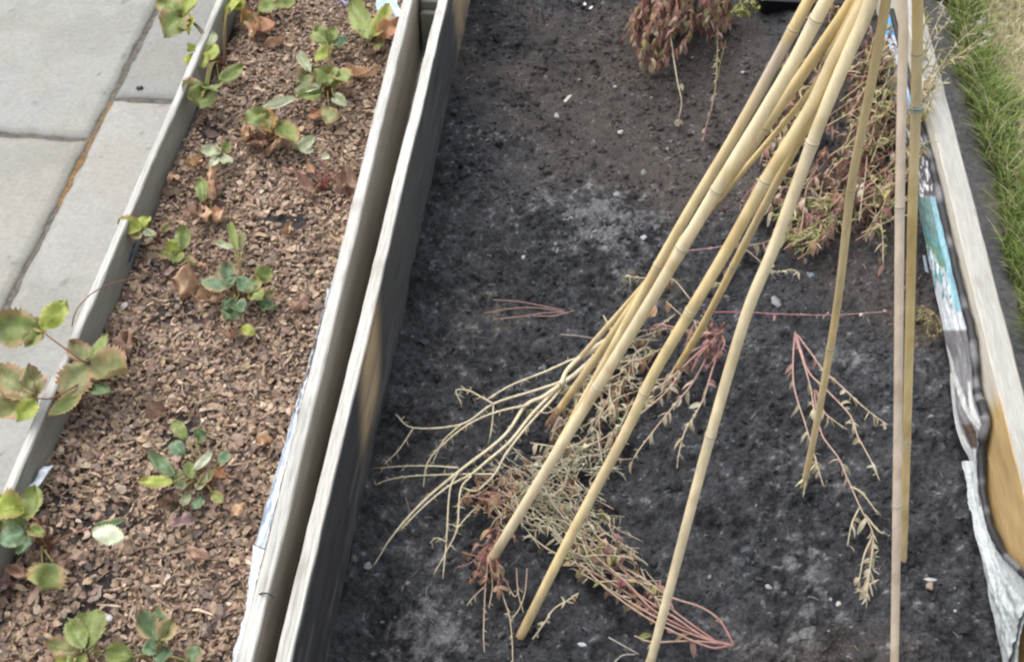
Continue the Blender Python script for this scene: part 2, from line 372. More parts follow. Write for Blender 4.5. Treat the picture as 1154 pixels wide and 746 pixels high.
board(-.3575, -.3395, -.06, ZT, .2, 2.66, cf_board(2, (.36, .335, .28), [(388, 313, .012), (402, 230, .012), (296, 660, .012), (312, 645, .008)]), bedL, seed=2, skew=-.008)
bedR = thing('raised_bed_frame', 'wide weathered timber bed frame with scorched inner sides holding dark soil', 'garden bed', (.14, 1.4, -.05))
def cf_C(fc, y, x, z):
    c = side_wood(y, z, 40, (.42, .40, .35)); t = fc == 't'
    n = fbm(z*30, y*9, 1, 4, 44); n2 = fbm(z*150, y*4, 1, 3, 45)
    r = fc == 'r'; q = at(425, 445, .1)[1]; q2 = at(415, 385, .1)[1]
    ch = np.ones(len(y))
    ch = np.minimum(ch, 1-sstep(0, 1, 1.25-np.abs(y-(q+.015+.4*(z-.1)))/.085)*sstep(.02, .07, z+.05*(n-.5)))
    ch = np.minimum(ch, 1-.9*sstep(1.86, 1.95, y+.1*(n-.5)))
    tan = side_wood(y, z, 47, (.44, .34, .21))
    burnt = np.tile((.055, .056, .060), (len(y), 1))*(1+.6*(n-.5)+.6*(n2-.5))[:, None]
    grey = side_wood(y, z, 48, (.14, .137, .122))
    burnt = cmix(burnt, grey.mean(0), sstep(.97, 1.3, y)*(1-sstep(1.3, 1.9, y)*.6)*.55*sstep(.35, .6, n+.2))
    cr = burnt*ch[:, None]+tan*(1-ch)[:, None]; n6 = fbm(y*60, z*60, 1, 4, 49)
    cr = cmix(cr, (.105, .105, .105), (1-sstep(.005, .06, z-.02+.05*(n6-.5)))*sstep(.4, .65, n6)*.8); cr = cmix(cr, (.16, .155, .145), sstep(.66, .74, fbm(y*7, z*190, 1, 3, 43))*.6); c[r] = cr[r]
    ct = knots(top_wood(y, x, 60, (.50, .495, .46)), x, y, [(470, 150, .012), (427, 303, .014), (345, 640, .014), (492, 15, .010), (336, 560, .008)]); c[t] = ct[t]
    return c
board(-.304, -.2855, -.06, ZT, .2, 2.66, cf_C, bedR, seed=3, nz=22, skew=.0097)
def cf_D(fc, y, x, z):
    c = side_wood(y, z, 50, (.36, .33, .27)); t = fc == 't'; l = fc == 'l'
    n = fbm(z*30, y*9, 1, 4, 54); n2 = fbm(z*200, y*5, 1, 4, 57); n3 = fbm(x*60, y*10, 1, 3, 59)
    y0 = at(1128, 455, ZT)[1]
    tan = np.tile((.47, .33, .155), (len(y), 1))*(1+.45*(n-.5)+.35*(n2-.5))[:, None]
    tan = cmix(tan, (.24, .15, .06), sstep(.62, .75, n2)*.5)
    pale = np.tile((.50, .47, .40), (len(y), 1))*(1+.25*(n-.5)+.2*(n2-.5))[:, None]
    k = (sstep(0, .05, y-y0+.06*(n-.5)))[:, None]; cl = tan*(1-k)+pale*k; c[l] = cl[l]
    ct = knots(top_wood(y, x, 70, (.38, .374, .345)), x, y, [(1102, 318, .010), (1100, 240, .008)])
    c[t] = ct[t]
    e = (x < .5545) & t; c[e] = cmix(c[e], (.46, .41, .31), np.full(e.sum(), .6))
    return c
board(.553, .587, -.06, ZT, .2, 2.66, cf_D, bedR, seed=4, nz=22, skew=-.007)
def crossboard(x0, x1, y0, y1, parent, seed):
    mb = MB(); z0, z1 = -.06, ZT-.004; nx = 40; X = np.linspace(x0, x1, nx)
    ring = [(y0, z0), (y1, z0), (y1, z1-.002), (y1-.002, z1), (y0+.002, z1), (y0, z1-.002)]
    V = [(x, a, b) for x in X for a, b in ring]; k = 6
    Fa = [(i*k+j, i*k+(j+1) % k, (i+1)*k+(j+1) % k, (i+1)*k+j) for i in range(nx-1) for j in range(k)]+[tuple(range(k-1, -1, -1)), tuple((nx-1)*k+j for j in range(k))]
    c = [jit((.4, .39, .35), .08) for _ in V]; mb.add(V, Fa, c); return mb.build('end_board', M_WOOD, parent, False)
crossboard(-.697, -.369, 2.63, 2.655, bedL, 1); crossboard(-.675, -.350, .205, .23, bedL, 2)
crossboard(-.271, .542, 2.63, 2.655, bedR, 3); crossboard(-.294, .559, .205, .23, bedR, 4)

# ------------------------------------------------------------------ bamboo canes of the wigwam
APEX = np.array([.205, .82, .93])
def near_on_ray(u, v, A, B):
    d = unit(ray(u, v)); e = unit(B-A); w0 = CAM-A
    b = d @ e; q = 1-b*b; t = (b*(w0 @ e)-(w0 @ d))/q
    return CAM+d*t
CANE_C = {'y': (.72, .565, .30), 'p': (.75, .63, .41), 'o': (.68, .52, .255), 'k': (.68, .555, .44)}
def cane(px, wt, wb, c, nodes, label, base=None, greyfrom=None, dz=0, pull=0.0, ext=.32):
    """px: pixels from the ground up to the picture's edge; the cane itself runs on to the tie above"""
    B = ats(*px[0], dz) if base is None else base
    A = APEX+np.array([random.uniform(-.02, .02), random.uniform(-.015, .015)+pull, 0])
    pts = [B]+[near_on_ray(u, v, B, A) for u, v in px[1:]]
    vv = [q[1] for q in px]
    d = unit(pts[-1]-pts[-2]); d2 = unit(A-pts[-1]) if A[2] > pts[-1][2]+.03 else d; d = unit(d+d2*.12); pts.append(pts[-1]+d*ext*.5); pts.append(pts[-1]+d*ext*.5); vv += [vv[-1]-200, vv[-1]-400]
    pts = [B-unit(pts[1]-B)*.02]+pts; vv = [px[0][1]+20]+vv
    n = 10; P = spline(pts, n); v_of = np.interp(np.arange(len(P)), np.arange(len(vv))*n, vv)
    rb = px2m(wb*.90, pts[1])/2; rtop = px2m(wt*.84, near_on_ray(*px[-1], B, A))/2
    L = np.cumsum([0]+[np.linalg.norm(P[i+1]-P[i]) for i in range(len(P)-1)])
    # resample finely
    m = 150; s = np.linspace(0, L[-1], m); P = np.array([[np.interp(q, L, [p[k] for p in P]) for k in range(3)] for q in s]); V_ = np.interp(s, L, v_of)
    lt = np.interp(px[-1][1], v_of[::-1], L[::-1]); R = rb+(rtop-rb)*np.clip(s/max(lt, .01), 0, 1.2)
    ns = [np.interp(q, v_of[::-1], L[::-1]) for q in nodes]
    dn_ = np.min([np.abs(s-q) for q in ns], 0) if ns else np.full(m, 9.)
    R = R*(1+.05*np.exp(-(dn_/.010)**2))
    col = np.array(CANE_C[c]); cs = []
    for i in range(m):
        k = 1+.22*(vnoise(s[i]*14, px[0][0], 5)-.5)+.12*(vnoise(s[i]*55, px[0][0], 6)-.5)
        cc = col*k
        if dn_[i] < .02: cc = mix(cc, (.52, .47, .36), .4*math.exp(-(dn_[i]/.012)**2))
        if greyfrom and V_[i] > greyfrom: cc = mix(cc, (.62, .57, .53), .75*float(1-sstep(greyfrom+30, greyfrom+110, V_[i])))
        st_ = float(sstep(.62, .8, vnoise(s[i]*42, px[0][0]*3.1, 15))); cc = mix(cc, np.array(cc)*np.array((.78, .72, .62)), st_*.6)
        cc = mix(cc, (.66, .56, .38), .45*float(sstep(.5, .8, vnoise(s[i]*5.5, px[0][0]*1.7, 25))))
        if s[i] < .05: cc = mix(cc, (.34, .20, .07), (1-s[i]/.05)*.6)
        cs.append(tuple(cc))
    t = thing('bamboo_cane', label, 'bamboo cane', B, 'bamboo canes leaning together as a wigwam')
    mb = MB(); tube(mb, P, R, cs, 12); mb.build('culm', M_CANE, t)
    for q in ns:
        i = int(np.argmin(np.abs(s-q))); i = min(max(i, 2), m-3); d = unit(P[i+1]-P[i-1]); r = R[i]
        mb = MB(); prof = [(-.0034, .985), (-.0022, 1.045), (-.0010, 1.075), (.0002, 1.03), (.0012, 1.06), (.0026, .985)]
        cd_ = [mix(col, (.36, .31, .23), .25), mix(col, (.60, .55, .44), .6), mix(col, (.62, .57, .46), .7), mix(col, (.16, .11, .06), .75), mix(col, (.52, .46, .33), .5), tuple(col)]
        tube(mb, [P[i]+d*a for a, _ in prof], [r*b for _, b in prof], cd_, 12, False); mb.build('node', M_CANE, t)
    return P
cane([(590, 574), (660, 448), (757, 272), (822, 163), (862, 92), (892, 37), (913, -2)], 16, 10, 'y', [37, 300], 'thin cane behind the thick left cane, greyed below a swollen joint near the top', greyfrom=45, pull=.02)
cane([(548, 640), (640, 490), (720, 361), (768, 281), (812, 207), (887, 84), (933, -2)], 19, 12.5, 'p', [18, 210, 440, 277], 'thick pale cane whose foot stands furthest left beside the bleached branching plant')
cane([(622, 473), (672, 403), (720, 335), (774, 266), (828, 192), (860, 146), (888, 107), (930, 47), (963, -2)], 17, 9, 'o', [143, 300], 'brownish cane crossing behind the thick left cane, its foot amid the bleached stems', pull=.045)
cane([(588, 714), (642, 606), (700, 497), (735, 425), (771, 363), (822, 277), (866, 198), (913, 122), (936, 74), (955, 37), (974, -2)], 18, 12, 'y', [346, 442, 206], 'cane with a dark knot halfway, foot in front of the grey green weed pile')
cane([(757, 425), (794, 363), (847, 260), (888, 182), (925, 112), (985, -2)], 13, 8.5, 'o', [300, 120], 'slim tan cane with its foot among red stems, right behind the knotted cane', pull=.04)
cane([(845, 205), (893, 128), (932, 63), (944, 44), (968, -2)], 8, 7, 'y', [80], 'thinnest cane, a narrow strip between the brownish and knotted canes at the top', base=np.array([-.01, 1.12, .0]), pull=.02)
cane([(724, 775), (733, 746), (782, 560), (801, 490), (840, 358), (873, 277), (914, 165), (936, 109), (957, 59), (983, -2)], 19, 11, 'p', [163, 492, 742], 'brightest cream cane, running from the bottom edge to the top with ringed joints', pull=-.02)
cane([(906, 547), (920, 479), (937, 385), (947, 318), (959, 214), (972, 143), (979, 109), (990, 51), (999, -2)], 14, 8, 'o', [214, 395, 530], 'slim olive cane with a dark joint low down, foot beside the sparse weed', pull=.05)
Yc = cane([(1018, 628), (1024, 420), (1028, 250), (1032, 122), (1034, -2)], 15, 9, 'o', [122, 488, 60], 'yellow upright cane with a wire tie, close behind the pinkish cane', pull=.03)
cane([(1006, 850), (1008, 746), (1012, 480), (1014, 237), (1017, 80), (1017, -2)], 13.5, 10, 'k', [237, 560], 'pinkish beige upright cane running past the bottom edge in front of the yellow one', pull=-.03)
i = int(np.argmin([abs((p-CAM) @ dn/((p-CAM) @ fw)*F+373-124) for p in Yc])); q = Yc[i]; dd = unit(Yc[i+1]-Yc[i])
t = thing('wire_tie', 'thin grey wire tie twisted round the yellow upright cane near the top', 'wire tie', q)
mb = MB(); r0 = px2m(16.5, q)/2; a = unit(np.cross(dd, [0, 1, 0])); b = unit(np.cross(a, dd)); P = []
for k in range(40):
    th = 2*PI*k/20; P.append(q+(a*math.cos(th)+b*math.sin(th))*r0+dd*(.0055*(k/40-.5)))
tube(mb, P, .0009, (.30, .33, .30), 5); mb.build('wire', M_METAL, t)
mb = MB(); tube(mb, spline([P[-1], P[-1]+np.array([.006, -.004, .003]), P[-1]+np.array([.010, -.002, -.002])], 5), .0008, (.3, .33, .3), 5); mb.build('twisted_end', M_METAL, t)

# soil pushed up round the feet of the canes
xs, ys = [], []
for u, v in [(548, 640), (622, 473), (588, 714), (757, 425), (906, 547), (1018, 628)]:
    q = ats(u, v)
    for k in range(34): a_ = random.uniform(0, 2*PI); r_ = abs(random.gauss(.010, .006))+.004; xs.append(q[0]+math.cos(a_)*r_); ys.append(q[1]+math.sin(a_)*r_)
xs = np.array(xs); ys = np.array(ys); rs = np.clip(RNG.lognormal(math.log(.0034), .4, len(xs)), .001, .007)
lumps('soil_clods', xs, ys, soil_h(xs, ys)+rs*.4, rs, soil_c(xs, ys)*RNG.uniform(.7, 1.1, (len(xs), 1)), M_SOIL)
# ------------------------------------------------------------------ leaves
LC = {'g': ((.145, .185, .055), (.20, .20, .075)), 'G': ((.085, .13, .06), (.12, .15, .075)), 'y': ((.23, .27, .055), (.28, .28, .07)), 'b': ((.16, .17, .07), (.33, .20, .12)),
      'r': ((.26, .14, .075), (.30, .10, .06)), 't': ((.40, .27, .17), (.30, .19, .12)), 'w': ((.43, .45, .33), (.36, .38, .24)), 'k': ((.30, .20, .15), (.20, .13, .10)),
      'p': ((.25, .28, .17), (.30, .30, .20)), 'o': ((.17, .15, .05), (.38, .17, .06)), 'T': ((.105, .165, .09), (.17, .20, .12)), 'u': ((.21, .15, .14), (.17, .12, .11))}
def leaf_mesh(b, t, wid, code, fold=.35, curl=.15, serr=.10, seed=0, tilt=0, tocam=.45):
    rs = random.Random(seed); b = np.asarray(b, float); t = np.asarray(t, float); ax = t-b; L = np.linalg.norm(ax); ax = ax/L
    up = unit(np.array([0, 0, 1])*(1-tocam)+unit(CAM-b)*tocam+np.array([rs.uniform(-.25, .25), rs.uniform(-.25, .25), 0]))
    sd_ = unit(np.cross(ax, up)); nn = unit(np.cross(sd_, ax))
    ang = tilt; sd_, nn = sd_*math.cos(ang)+nn*math.sin(ang), nn*math.cos(ang)-sd_*math.sin(ang)
    nL, nW = 20, 4; c0, c1 = LC[code]; mb = MB(); fold = fold+rs.uniform(-.15, .45); dry_ = code in 'tku'
    if dry_: fold += rs.uniform(.1, .6); curl += rs.uniform(.1, .5)*rs.choice((1, 1, -.4))
    if code in 'gyGT' and rs.random() < .4: c1 = mix(c1, (.33, .20, .11), .8)
    V = []; C = []; vein = np.array(c0)*1.25+.02; ph = rs.random()*9; br = rs.uniform(.85, 1.15)
    for i in range(nL+1):
        u = i/nL; w = max(.0, (math.sin(PI*u**.92)))**.58
        tooth = 1-serr*(1.25 if i % 2 else 0)*(u > .12)*rs.uniform(.7, 1.3)
        for j in range(-nW, nW+1):
            s = j/nW; e = abs(s)**1.0
            hw = wid/2*w*(1+.7*(vnoise(u*4+ph, (s > 0)*5+ph, 31)-.5) if dry_ else 1)*(tooth if abs(j) == nW else 1)
            z = fold*abs(s)*hw + curl*L*(u*u*.8-.25*math.sin(PI*u)) + (.55 if dry_ else .22)*wid*(vnoise(u*3+ph, s*1.6+ph, 3)-.5)*2 - .018*wid*math.cos(2*PI*(u*6-abs(s)*2.2))*min(1, 2*abs(s))
            V.append(b+ax*(L*u*(1-.06*e*u))+sd_*(s*hw*(1-.12*fold))+nn*z)
            k = sstep(.45, 1.0, max(abs(s), (u-.5)*1.6)+.5*(vnoise(u*5+ph, s*3-ph, 7)-.5))
            cc = np.array(c0)*(1-k)+np.array(c1)*k
            vk = .5*(abs(j) == 0)+.22*(math.cos(2*PI*(u*6-abs(s)*2.2)) > .8)
            cc = cc*(1-vk)+vein*vk; C.append(cc*br*1.38*(1+.25*(vnoise(u*9+ph, s*7, 9)-.5)))
    m = 2*nW+1
    mb.add(V, [(i*m+j, i*m+j+1, (i+1)*m+j+1, (i+1)*m+j) for i in range(nL) for j in range(m-1)], C); return mb
def plant(label, crown, leaves, stems=(), zc=ZM, cat='strawberry plant', group='strawberry plants in the mulched bed', stemcol=(.26, .13, .08), crownbits=6):
    cp = at(crown[0], crown[1], zc); t = thing('strawberry_plant', label, cat, cp, group)
    for k, lf in enumerate(leaves):
        ub, vb, ut, vt, wd, code = lf[:6]; h = lf[6] if len(lf) > 6 else .035; fold = lf[7] if len(lf) > 7 else .35
        s_ = hash((round(ub), round(vb), k)) % 9999
        r_ = random.Random(s_); b = at(ub, vb, zc+h); e = at(ut, vt, zc+h+r_.uniform(-.006, .008))
        e = b+(e-b)*1.14; w_ = px2m(wd*1.5, b)
        if np.linalg.norm(e-b) > .075: e = at(ut, vt, zc+h-.012)
        leaf_mesh(b, e, w_, code, fold, r_.uniform(.0, .30), .15, s_).build('leaf', M_LEAF, t)
        if code not in 'tk' or r_.random() < .5:
            c = cp+np.array([r_.uniform(-.006, .006), r_.uniform(-.006, .006), 0])
            if np.linalg.norm(b-c) > .012 and (not stems or np.linalg.norm(b-c) < .06):
                mb = MB(); mid = (b+c)/2+np.array([0, 0, .012+.1*np.linalg.norm(b-c)]); P = spline([c, mid, b], 6)
                tube(mb, P, list(np.linspace(.0017, .0010, len(P))), [mix(stemcol, (.20, .22, .08), q) for q in np.linspace(0, 1, len(P))], 5); mb.build('leaf_stalk', M_DRY, t)
    for st in stems:
        P = spline([at(u, v, zc+h) for u, v, h in st], 7); mb = MB(); tube(mb, P, list(np.linspace(.0015, .0009, len(P))), jit(stemcol), 5); mb.build('leaf_stalk', M_DRY, t)
    for k in range(4):                                 # withered old leaves round the crown
        a = random.uniform(0, 2*PI); q = cp+np.array([math.cos(a), math.sin(a), 0])*random.uniform(.008, .032)+np.array([0, 0, .006]); a += random.uniform(-.6, .6); l = random.uniform(.012, .024)
        leaf_mesh(q, q+np.array([math.cos(a)*l, math.sin(a)*l, random.uniform(-.002, .006)]), l*random.uniform(.5, .9), random.choice('kktub'), .5, .3, .1, random.randrange(9999)).build('withered_leaf', M_DRY, t)
    for k in range(crownbits):
        mb = MB(); a = random.uniform(0, 2*PI); l = random.uniform(.006, .02); d = np.array([math.cos(a)*l, math.sin(a)*l, random.uniform(.002, .012)])
        tube(mb, spline([cp, cp+d*.5+np.array([0, 0, .006]), cp+d], 4), .0010, jit((.24, .12, .085)), 4); mb.build('old_stalk', M_DRY, t)
    return t
plant('strawberry plant spilling round green leaves over the paving at the top of the board', (250, 75), [
    (205, 16, 187, 38, 25, 'g', .075), (204, 17, 183, 4, 22, 'g', .078), (207, 17, 219, 3, 17, 'y', .08), (208, 19, 212, 40, 16, 'y', .07),
    (229, 57, 240, 40, 15, 'p', .05), (228, 57, 246, 61, 17, 'y', .05), (227, 59, 216, 78, 20, 'y', .048), (224, 52, 211, 58, 12, 'y', .05),
    (231, 97, 208, 106, 22, 'g', .05), (232, 98, 225, 126, 24, 'g', .05), (234, 98, 244, 108, 20, 'g', .05), (247, 92, 272, 76, 12, 'g', .03), (263, -2, 252, 25, 22, 'y', .04), (262, 0, 275, 12, 16, 'y', .04)], zc=ZM)
plant('strawberry plant with a scorched orange and red leaf near the top left of the mulch', (298, 20), [
    (290, 22, 272, 28, 20, 'o', .02), (290, 22, 304, 40, 18, 'r', .02), (288, 25, 287, 44, 14, 't', .02), (309, 3, 293, 14, 14, 'g', .03), (311, 3, 332, 8, 14, 'g', .03), (300, 52, 320, 48, 10, 't', .008)])
plant('strawberry plant with two upright green leaves and a rusty one, top right of the mulch', (424, 48), [
    (416, 44, 398, 6, 20, 'g', .045), (421, 42, 436, 10, 14, 'y', .05), (425, 46, 446, 26, 17, 'r', .035), (422, 48, 432, 52, 16, 'b', .03), (418, 47, 405, 38, 9, 'p', .03)])
plant('straggling strawberry plant with pale curled leaf undersides and a tan dry leaf, upper middle', (372, 108), [
    (371, 50, 356, 38, 18, 'g', .03), (372, 50, 391, 46, 11, 'T', .03), (373, 50, 357, 71, 11, 'y', .03), (369, 47, 376, 35, 12, 'g', .035),
    (350, 82, 337, 60, 10, 'p', .04), (352, 83, 336, 94, 16, 'b', .03), (352, 81, 360, 95, 13, 'g', .03), (376, 78, 364, 98, 18, 'g', .035), (379, 77, 392, 99, 18, 'g', .035), (378, 78, 376, 104, 14, 'y', .03),
    (388, 78, 428, 90, 14, 't', .015), (361, 99, 333, 105, 10, 'w', .035, .8), (362, 106, 336, 112, 15, 'g', .03), (335, 111, 297, 125, 10, 'w', .03, .8), (376, 110, 390, 120, 11, 'p', .03), (371, 122, 368, 142, 18, 'b', .02), (362, 124, 352, 136, 12, 'r', .015)])
plant('strawberry plant with a folded deep green leaf and papery brown ones, upper left mulch', (305, 160), [
    (300, 127, 279, 140, 20, 'g', .035), (300, 127, 308, 153, 16, 'o', .03), (315, 137, 333, 172, 20, 'g', .035, .6), (336, 168, 354, 156, 10, 'p', .035), (336, 166, 352, 173, 8, 'w', .03), (281, 137, 275, 165, 13, 't', .012), (284, 148, 298, 172, 16, 'k', .01), (298, 170, 320, 168, 12, 't', .008)])
plant('small strawberry plant with limp grey green leaves in a dark gap of the mulch', (245, 178), [
    (250, 172, 228, 170, 12, 'p', .025), (248, 176, 262, 188, 10, 'p', .02), (246, 178, 236, 190, 9, 'w', .02), (252, 172, 258, 162, 9, 'g', .02), (228, 182, 208, 187, 10, 't', .012), (197, 196, 192, 210, 9, 't', .012)])
plant('strawberry seedling of one small green leaf on a brown leafy clump', (232, 232), [
    (229, 227, 228, 206, 12, 'g', .03), (236, 206, 244, 190, 11, 't', .015), (240, 228, 238, 206, 10, 't', .012), (222, 238, 212, 246, 14, 'k', .01), (230, 236, 234, 252, 14, 't', .012), (240, 238, 250, 250, 13, 't', .012)])
plant('strawberry plant with a yellow green leaf lolling on the paving side board', (178, 272), [
    (160, 257, 137, 254, 18, 'y', .05), (162, 258, 166, 246, 12, 'y', .048), (162, 260, 176, 269, 9, 'p', .045), (158, 262, 150, 270, 10, 'b', .045)])
plant('small strawberry plant with three upright apple green leaflets, left of the tan leaf', (210, 298), [
    (205, 282, 206, 260, 14, 'g', .03), (203, 283, 189, 276, 15, 'y', .03), (204, 285, 197, 297, 13, 'g', .028), (207, 288, 218, 304, 12, 'b', .02)])
plant('strawberry plant with bluish green leaflets and two big papery tan leaves, centre of the mulch', (274, 340), [
    (258, 322, 231, 319, 18, 'T', .04), (259, 322, 256, 300, 17, 'T', .045), (262, 323, 268, 312, 14, 'T', .04), (263, 348, 253, 340, 15, 'G', .03), (264, 348, 254, 360, 16, 'G', .03), (265, 347, 276, 352, 16, 'T', .03), (272, 368, 287, 376, 11, 'y', .018),
    (283, 330, 272, 319, 15, 'T', .04), (284, 330, 296, 338, 17, 'g', .035), (286, 328, 288, 316, 12, 'g', .04), (289, 316, 306, 305, 17, 'g', .035), (292, 342, 309, 346, 12, 'G', .025), (296, 338, 310, 330, 10, 'b', .02),
    (222, 322, 197, 317, 24, 't', .012), (252, 335, 222, 344, 16, 't', .010), (268, 282, 262, 256, 9, 'g', .03, .8), (264, 280, 244, 276, 8, 'p', .025), (274, 280, 273, 262, 8, 'b', .028)])
plant('strawberry plant hanging long stalked yellow green and browning leaves over the paving', (122, 400), [
    (46, 372, -6, 370, 34, 'g', .09), (47, 371, 73, 343, 20, 'y', .095), (46, 373, 30, 392, 16, 'g', .085), (52, 374, 38, 362, 12, 'y', .09),
    (38, 449, 2, 424, 30, 'b', .085), (37, 450, -4, 466, 26, 'b', .08), (40, 448, 34, 420, 22, 'b', .085), (40, 452, 20, 474, 18, 'y', .08),
    (96, 409, 70, 452, 30, 'b', .06), (93, 440, 58, 470, 15, 'g', .05), (101, 409, 142, 424, 34, 'b', .055), (98, 407, 83, 388, 20, 'b', .06), (103, 405, 119, 378, 14, 'g', .06), (96, 430, 124, 447, 14, 'G', .045)],
    [[(122, 402, 0), (108, 398, .05), (97, 408, .062), (78, 396, .08), (56, 380, .092), (47, 372, .095)], [(122, 402, 0), (92, 430, .05), (60, 448, .07), (44, 449, .085), (38, 449, .085)]])
plant('bushy strawberry plant with small bluish and yellow green leaflets over a brown heart, lower middle', (232, 548), [
    (211, 495, 197, 476, 12, 'g', .04), (208, 512, 194, 500, 14, 'T', .035), (219, 494, 232, 488, 14, 'G', .03), (224, 500, 228, 484, 10, 'b', .03), (196, 538, 172, 513, 13, 'G', .04), (195, 543, 160, 543, 12, 'y', .04), (200, 546, 188, 530, 12, 'T', .035), (206, 552, 200, 532, 10, 'p', .03),
    (218, 530, 238, 512, 9, 'w', .04), (216, 540, 212, 522, 11, 'g', .035), (248, 522, 257, 511, 11, 'T', .03), (222, 552, 232, 536, 10, 'p', .03), (212, 556, 206, 570, 9, 'p', .02), (240, 556, 250, 566, 10, 'g', .02), (226, 545, 240, 530, 10, 'b', .03), (240, 528, 254, 538, 9, 'r', .02), (190, 556, 184, 572, 14, 'k', .008), (228, 560, 220, 574, 10, 'T', .015)], crownbits=16)
plant('strawberry plant in the bottom left corner with a bright upturned leaf on a red stalk', (56, 618), [
    (28, 580, -4, 564, 28, 'y', .06), (30, 586, 40, 556, 26, 'g', .06), (26, 590, 4, 586, 22, 'g', .055), (28, 598, 2, 612, 22, 'T', .055), (30, 600, 22, 624, 14, 'T', .05), (34, 596, 50, 602, 12, 'g', .05), (60, 634, 46, 668, 32, 'g', .035), (48, 636, 36, 648, 14, 'b', .03), (104, 598, 138, 606, 17, 'w', .055, .15), (106, 593, 140, 590, 9, 'G', .045)],
    [[(56, 618, 0), (70, 606, .035), (102, 595, .05)], [(56, 618, 0), (53, 592, .035), (54, 574, .045)], [(56, 618, 0), (60, 632, .036)], [(56, 618, 0), (44, 588, .06), (28, 582, .06)]])
plant('strawberry plant cut by the bottom edge, with three olive green leaves', (104, 752), [
    (98, 731, 110, 692, 30, 'g', .045), (96, 731, 82, 704, 20, 'g', .045), (90, 734, 58, 728, 20, 'b', .04), (88, 738, 62, 752, 18, 'y', .035), (92, 736, 82, 756, 18, 'g', .035)])
plant('strawberry plant cut by the bottom edge, with a dark fan shaped leaf above paler ones', (182, 748), [
    (180, 722, 158, 696, 20, 'G', .045), (180, 722, 176, 690, 24, 'G', .045), (181, 722, 194, 700, 18, 'b', .045), (182, 726, 162, 734, 18, 'T', .03), (186, 728, 182, 748, 16, 'T', .03), (150, 740, 122, 734, 20, 'g', .035), (150, 742, 130, 754, 16, 'g', .03), (214, 746, 222, 728, 16, 'G', .03), (208, 744, 200, 756, 14, 'G', .025)])
t = plant('leafless strawberry crown of dry red stalks, right of the middle mulch', (365, 212), [(352, 222, 338, 206, 14, 'k', .01), (380, 214, 402, 208, 18, 'k', .012), (376, 204, 394, 198, 12, 't', .01), (372, 178, 362, 176, 6, 'w', .02)],
    [[(365, 214, 0), (362, 200, .02), (352, 186, .03)], [(365, 214, 0), (367, 196, .03), (360, 176, .045)], [(366, 214, 0), (372, 200, .02), (384, 194, .01)], [(363, 214, 0), (350, 208, .015), (338, 214, .004)], [(364, 214, 0), (340, 196, .015), (316, 190, .004)]], stemcol=(.30, .10, .10), crownbits=14)
# loose dry leaves on the mulch
def dryleaf(px, code, label, h=.008):
    b = at(px[0], px[1], ZM+h); e = at(px[2], px[3], ZM+h+.006)
    o = leaf_mesh(b, e, px2m(px[4], b), code, .5, .25, .1, int(px[0]*7+px[1])).build('dry_leaf', M_DRY)
    return tag(o, label, 'dry leaf', 'dead leaves lying on the mulch')
for a in [((145, 378, 136, 410, 24), 'k', 'crumpled tan leaf beside the browning leaves that hang over the paving'),
          ((168, 472, 186, 458, 22), 'k', 'curled pale brown leaf standing in a dark hollow of the lower left mulch'),
          ((218, 586, 190, 598, 24), 'u', 'flat mauve brown leaf just below the bushy bluish green plant'),
          ((186, 556, 196, 574, 16), 'k', 'small dark brown leaf touching the left foot of the bushy bluish green plant'),
          ((210, 622, 240, 632, 16), 'k', 'olive brown leaf lying in plain chips near the white plastic, lower down'),
          ((290, 500, 310, 496, 18), 't', 'flat pinkish tan leaf midway between the bushy plant and the bed board'),
          ((-4, 668, 18, 650, 16), 'u', 'mauve grey leaf at the left edge under the corner plant'),
          ((4, 640, 40, 652, 20), 'k', 'long tan brown leaf just above the mauve one in the bottom left corner'),
          ((268, 372, 256, 384, 14), 't', 'small orange tan leaf below the plant with two papery leaves'),
          ((330, 350, 352, 338, 22), 'k', 'brown shrivelled leaf right of the plant with two papery leaves'),
          ((262, 580, 282, 570, 16), 't', 'orange brown curled leaf right of the bushy plant, near the bed board'),
          ((318, 262, 332, 254, 14), 't', 'single pale brown leaf in the chips below the dry red crown'),
          ((396, 226, 388, 200, 16), 'k', 'brown cupped leaf against the bed board beside the dry red crown')]: dryleaf(*a)
t = thing('runner_stem', 'thin arching runner looping over the paving side board', 'plant runner', at(196, 311, ZM))
mb = MB(); P = spline([at(196, 311, ZM+.005), at(160, 312, ZM+.02), at(125, 320, ZM+.05), at(102, 332, ZM+.085), at(86, 350, ZM+.085), at(81, 368, ZM+.07)], 8)
tube(mb, P, .0009, (.24, .15, .11), 5); mb.build('stem', M_DRY, t)

# ------------------------------------------------------------------ dried weeds lying on the soil
def leaflet(mb, p, d, L, w, col, curl=1.0, n=4):
    """one narrow dried leaf: a cupped strip that curls along its length"""
    d = unit(d); up = unit(np.array([random.uniform(-.5, .5), random.uniform(-.5, .5), 1.])); s = unit(np.cross(d, up)); q = np.array(p, float); V = []; C = []
    c2 = mix(col, jit((.38, .33, .22)), random.uniform(0, .35))
    for i in range(n+1):
        u = i/n; hw = w/2*(math.sin(PI*(.12+.86*u))**.7)
        V += [q-s*hw+up*hw*.5, q, q+s*hw+up*hw*.5]; cc = mix(col, c2, u); C += [cc, tuple(np.array(cc)*.9), cc]
        d = unit(d+curl*(up*-.35+s*random.uniform(-.2, .2)+np.array([0, 0, -.1]))); q = q+d*L/n
        if q[2] < base_soil(q[0], q[1])+.002: q[2] = base_soil(q[0], q[1])+.002+random.uniform(0, .003); d = unit(d*np.array([1, 1, -.3]))
    mb.add(V, [(3*i+j, 3*i+j+1, 3*i+j+4, 3*i+j+3) for i in range(n) for j in (0, 1)], C)
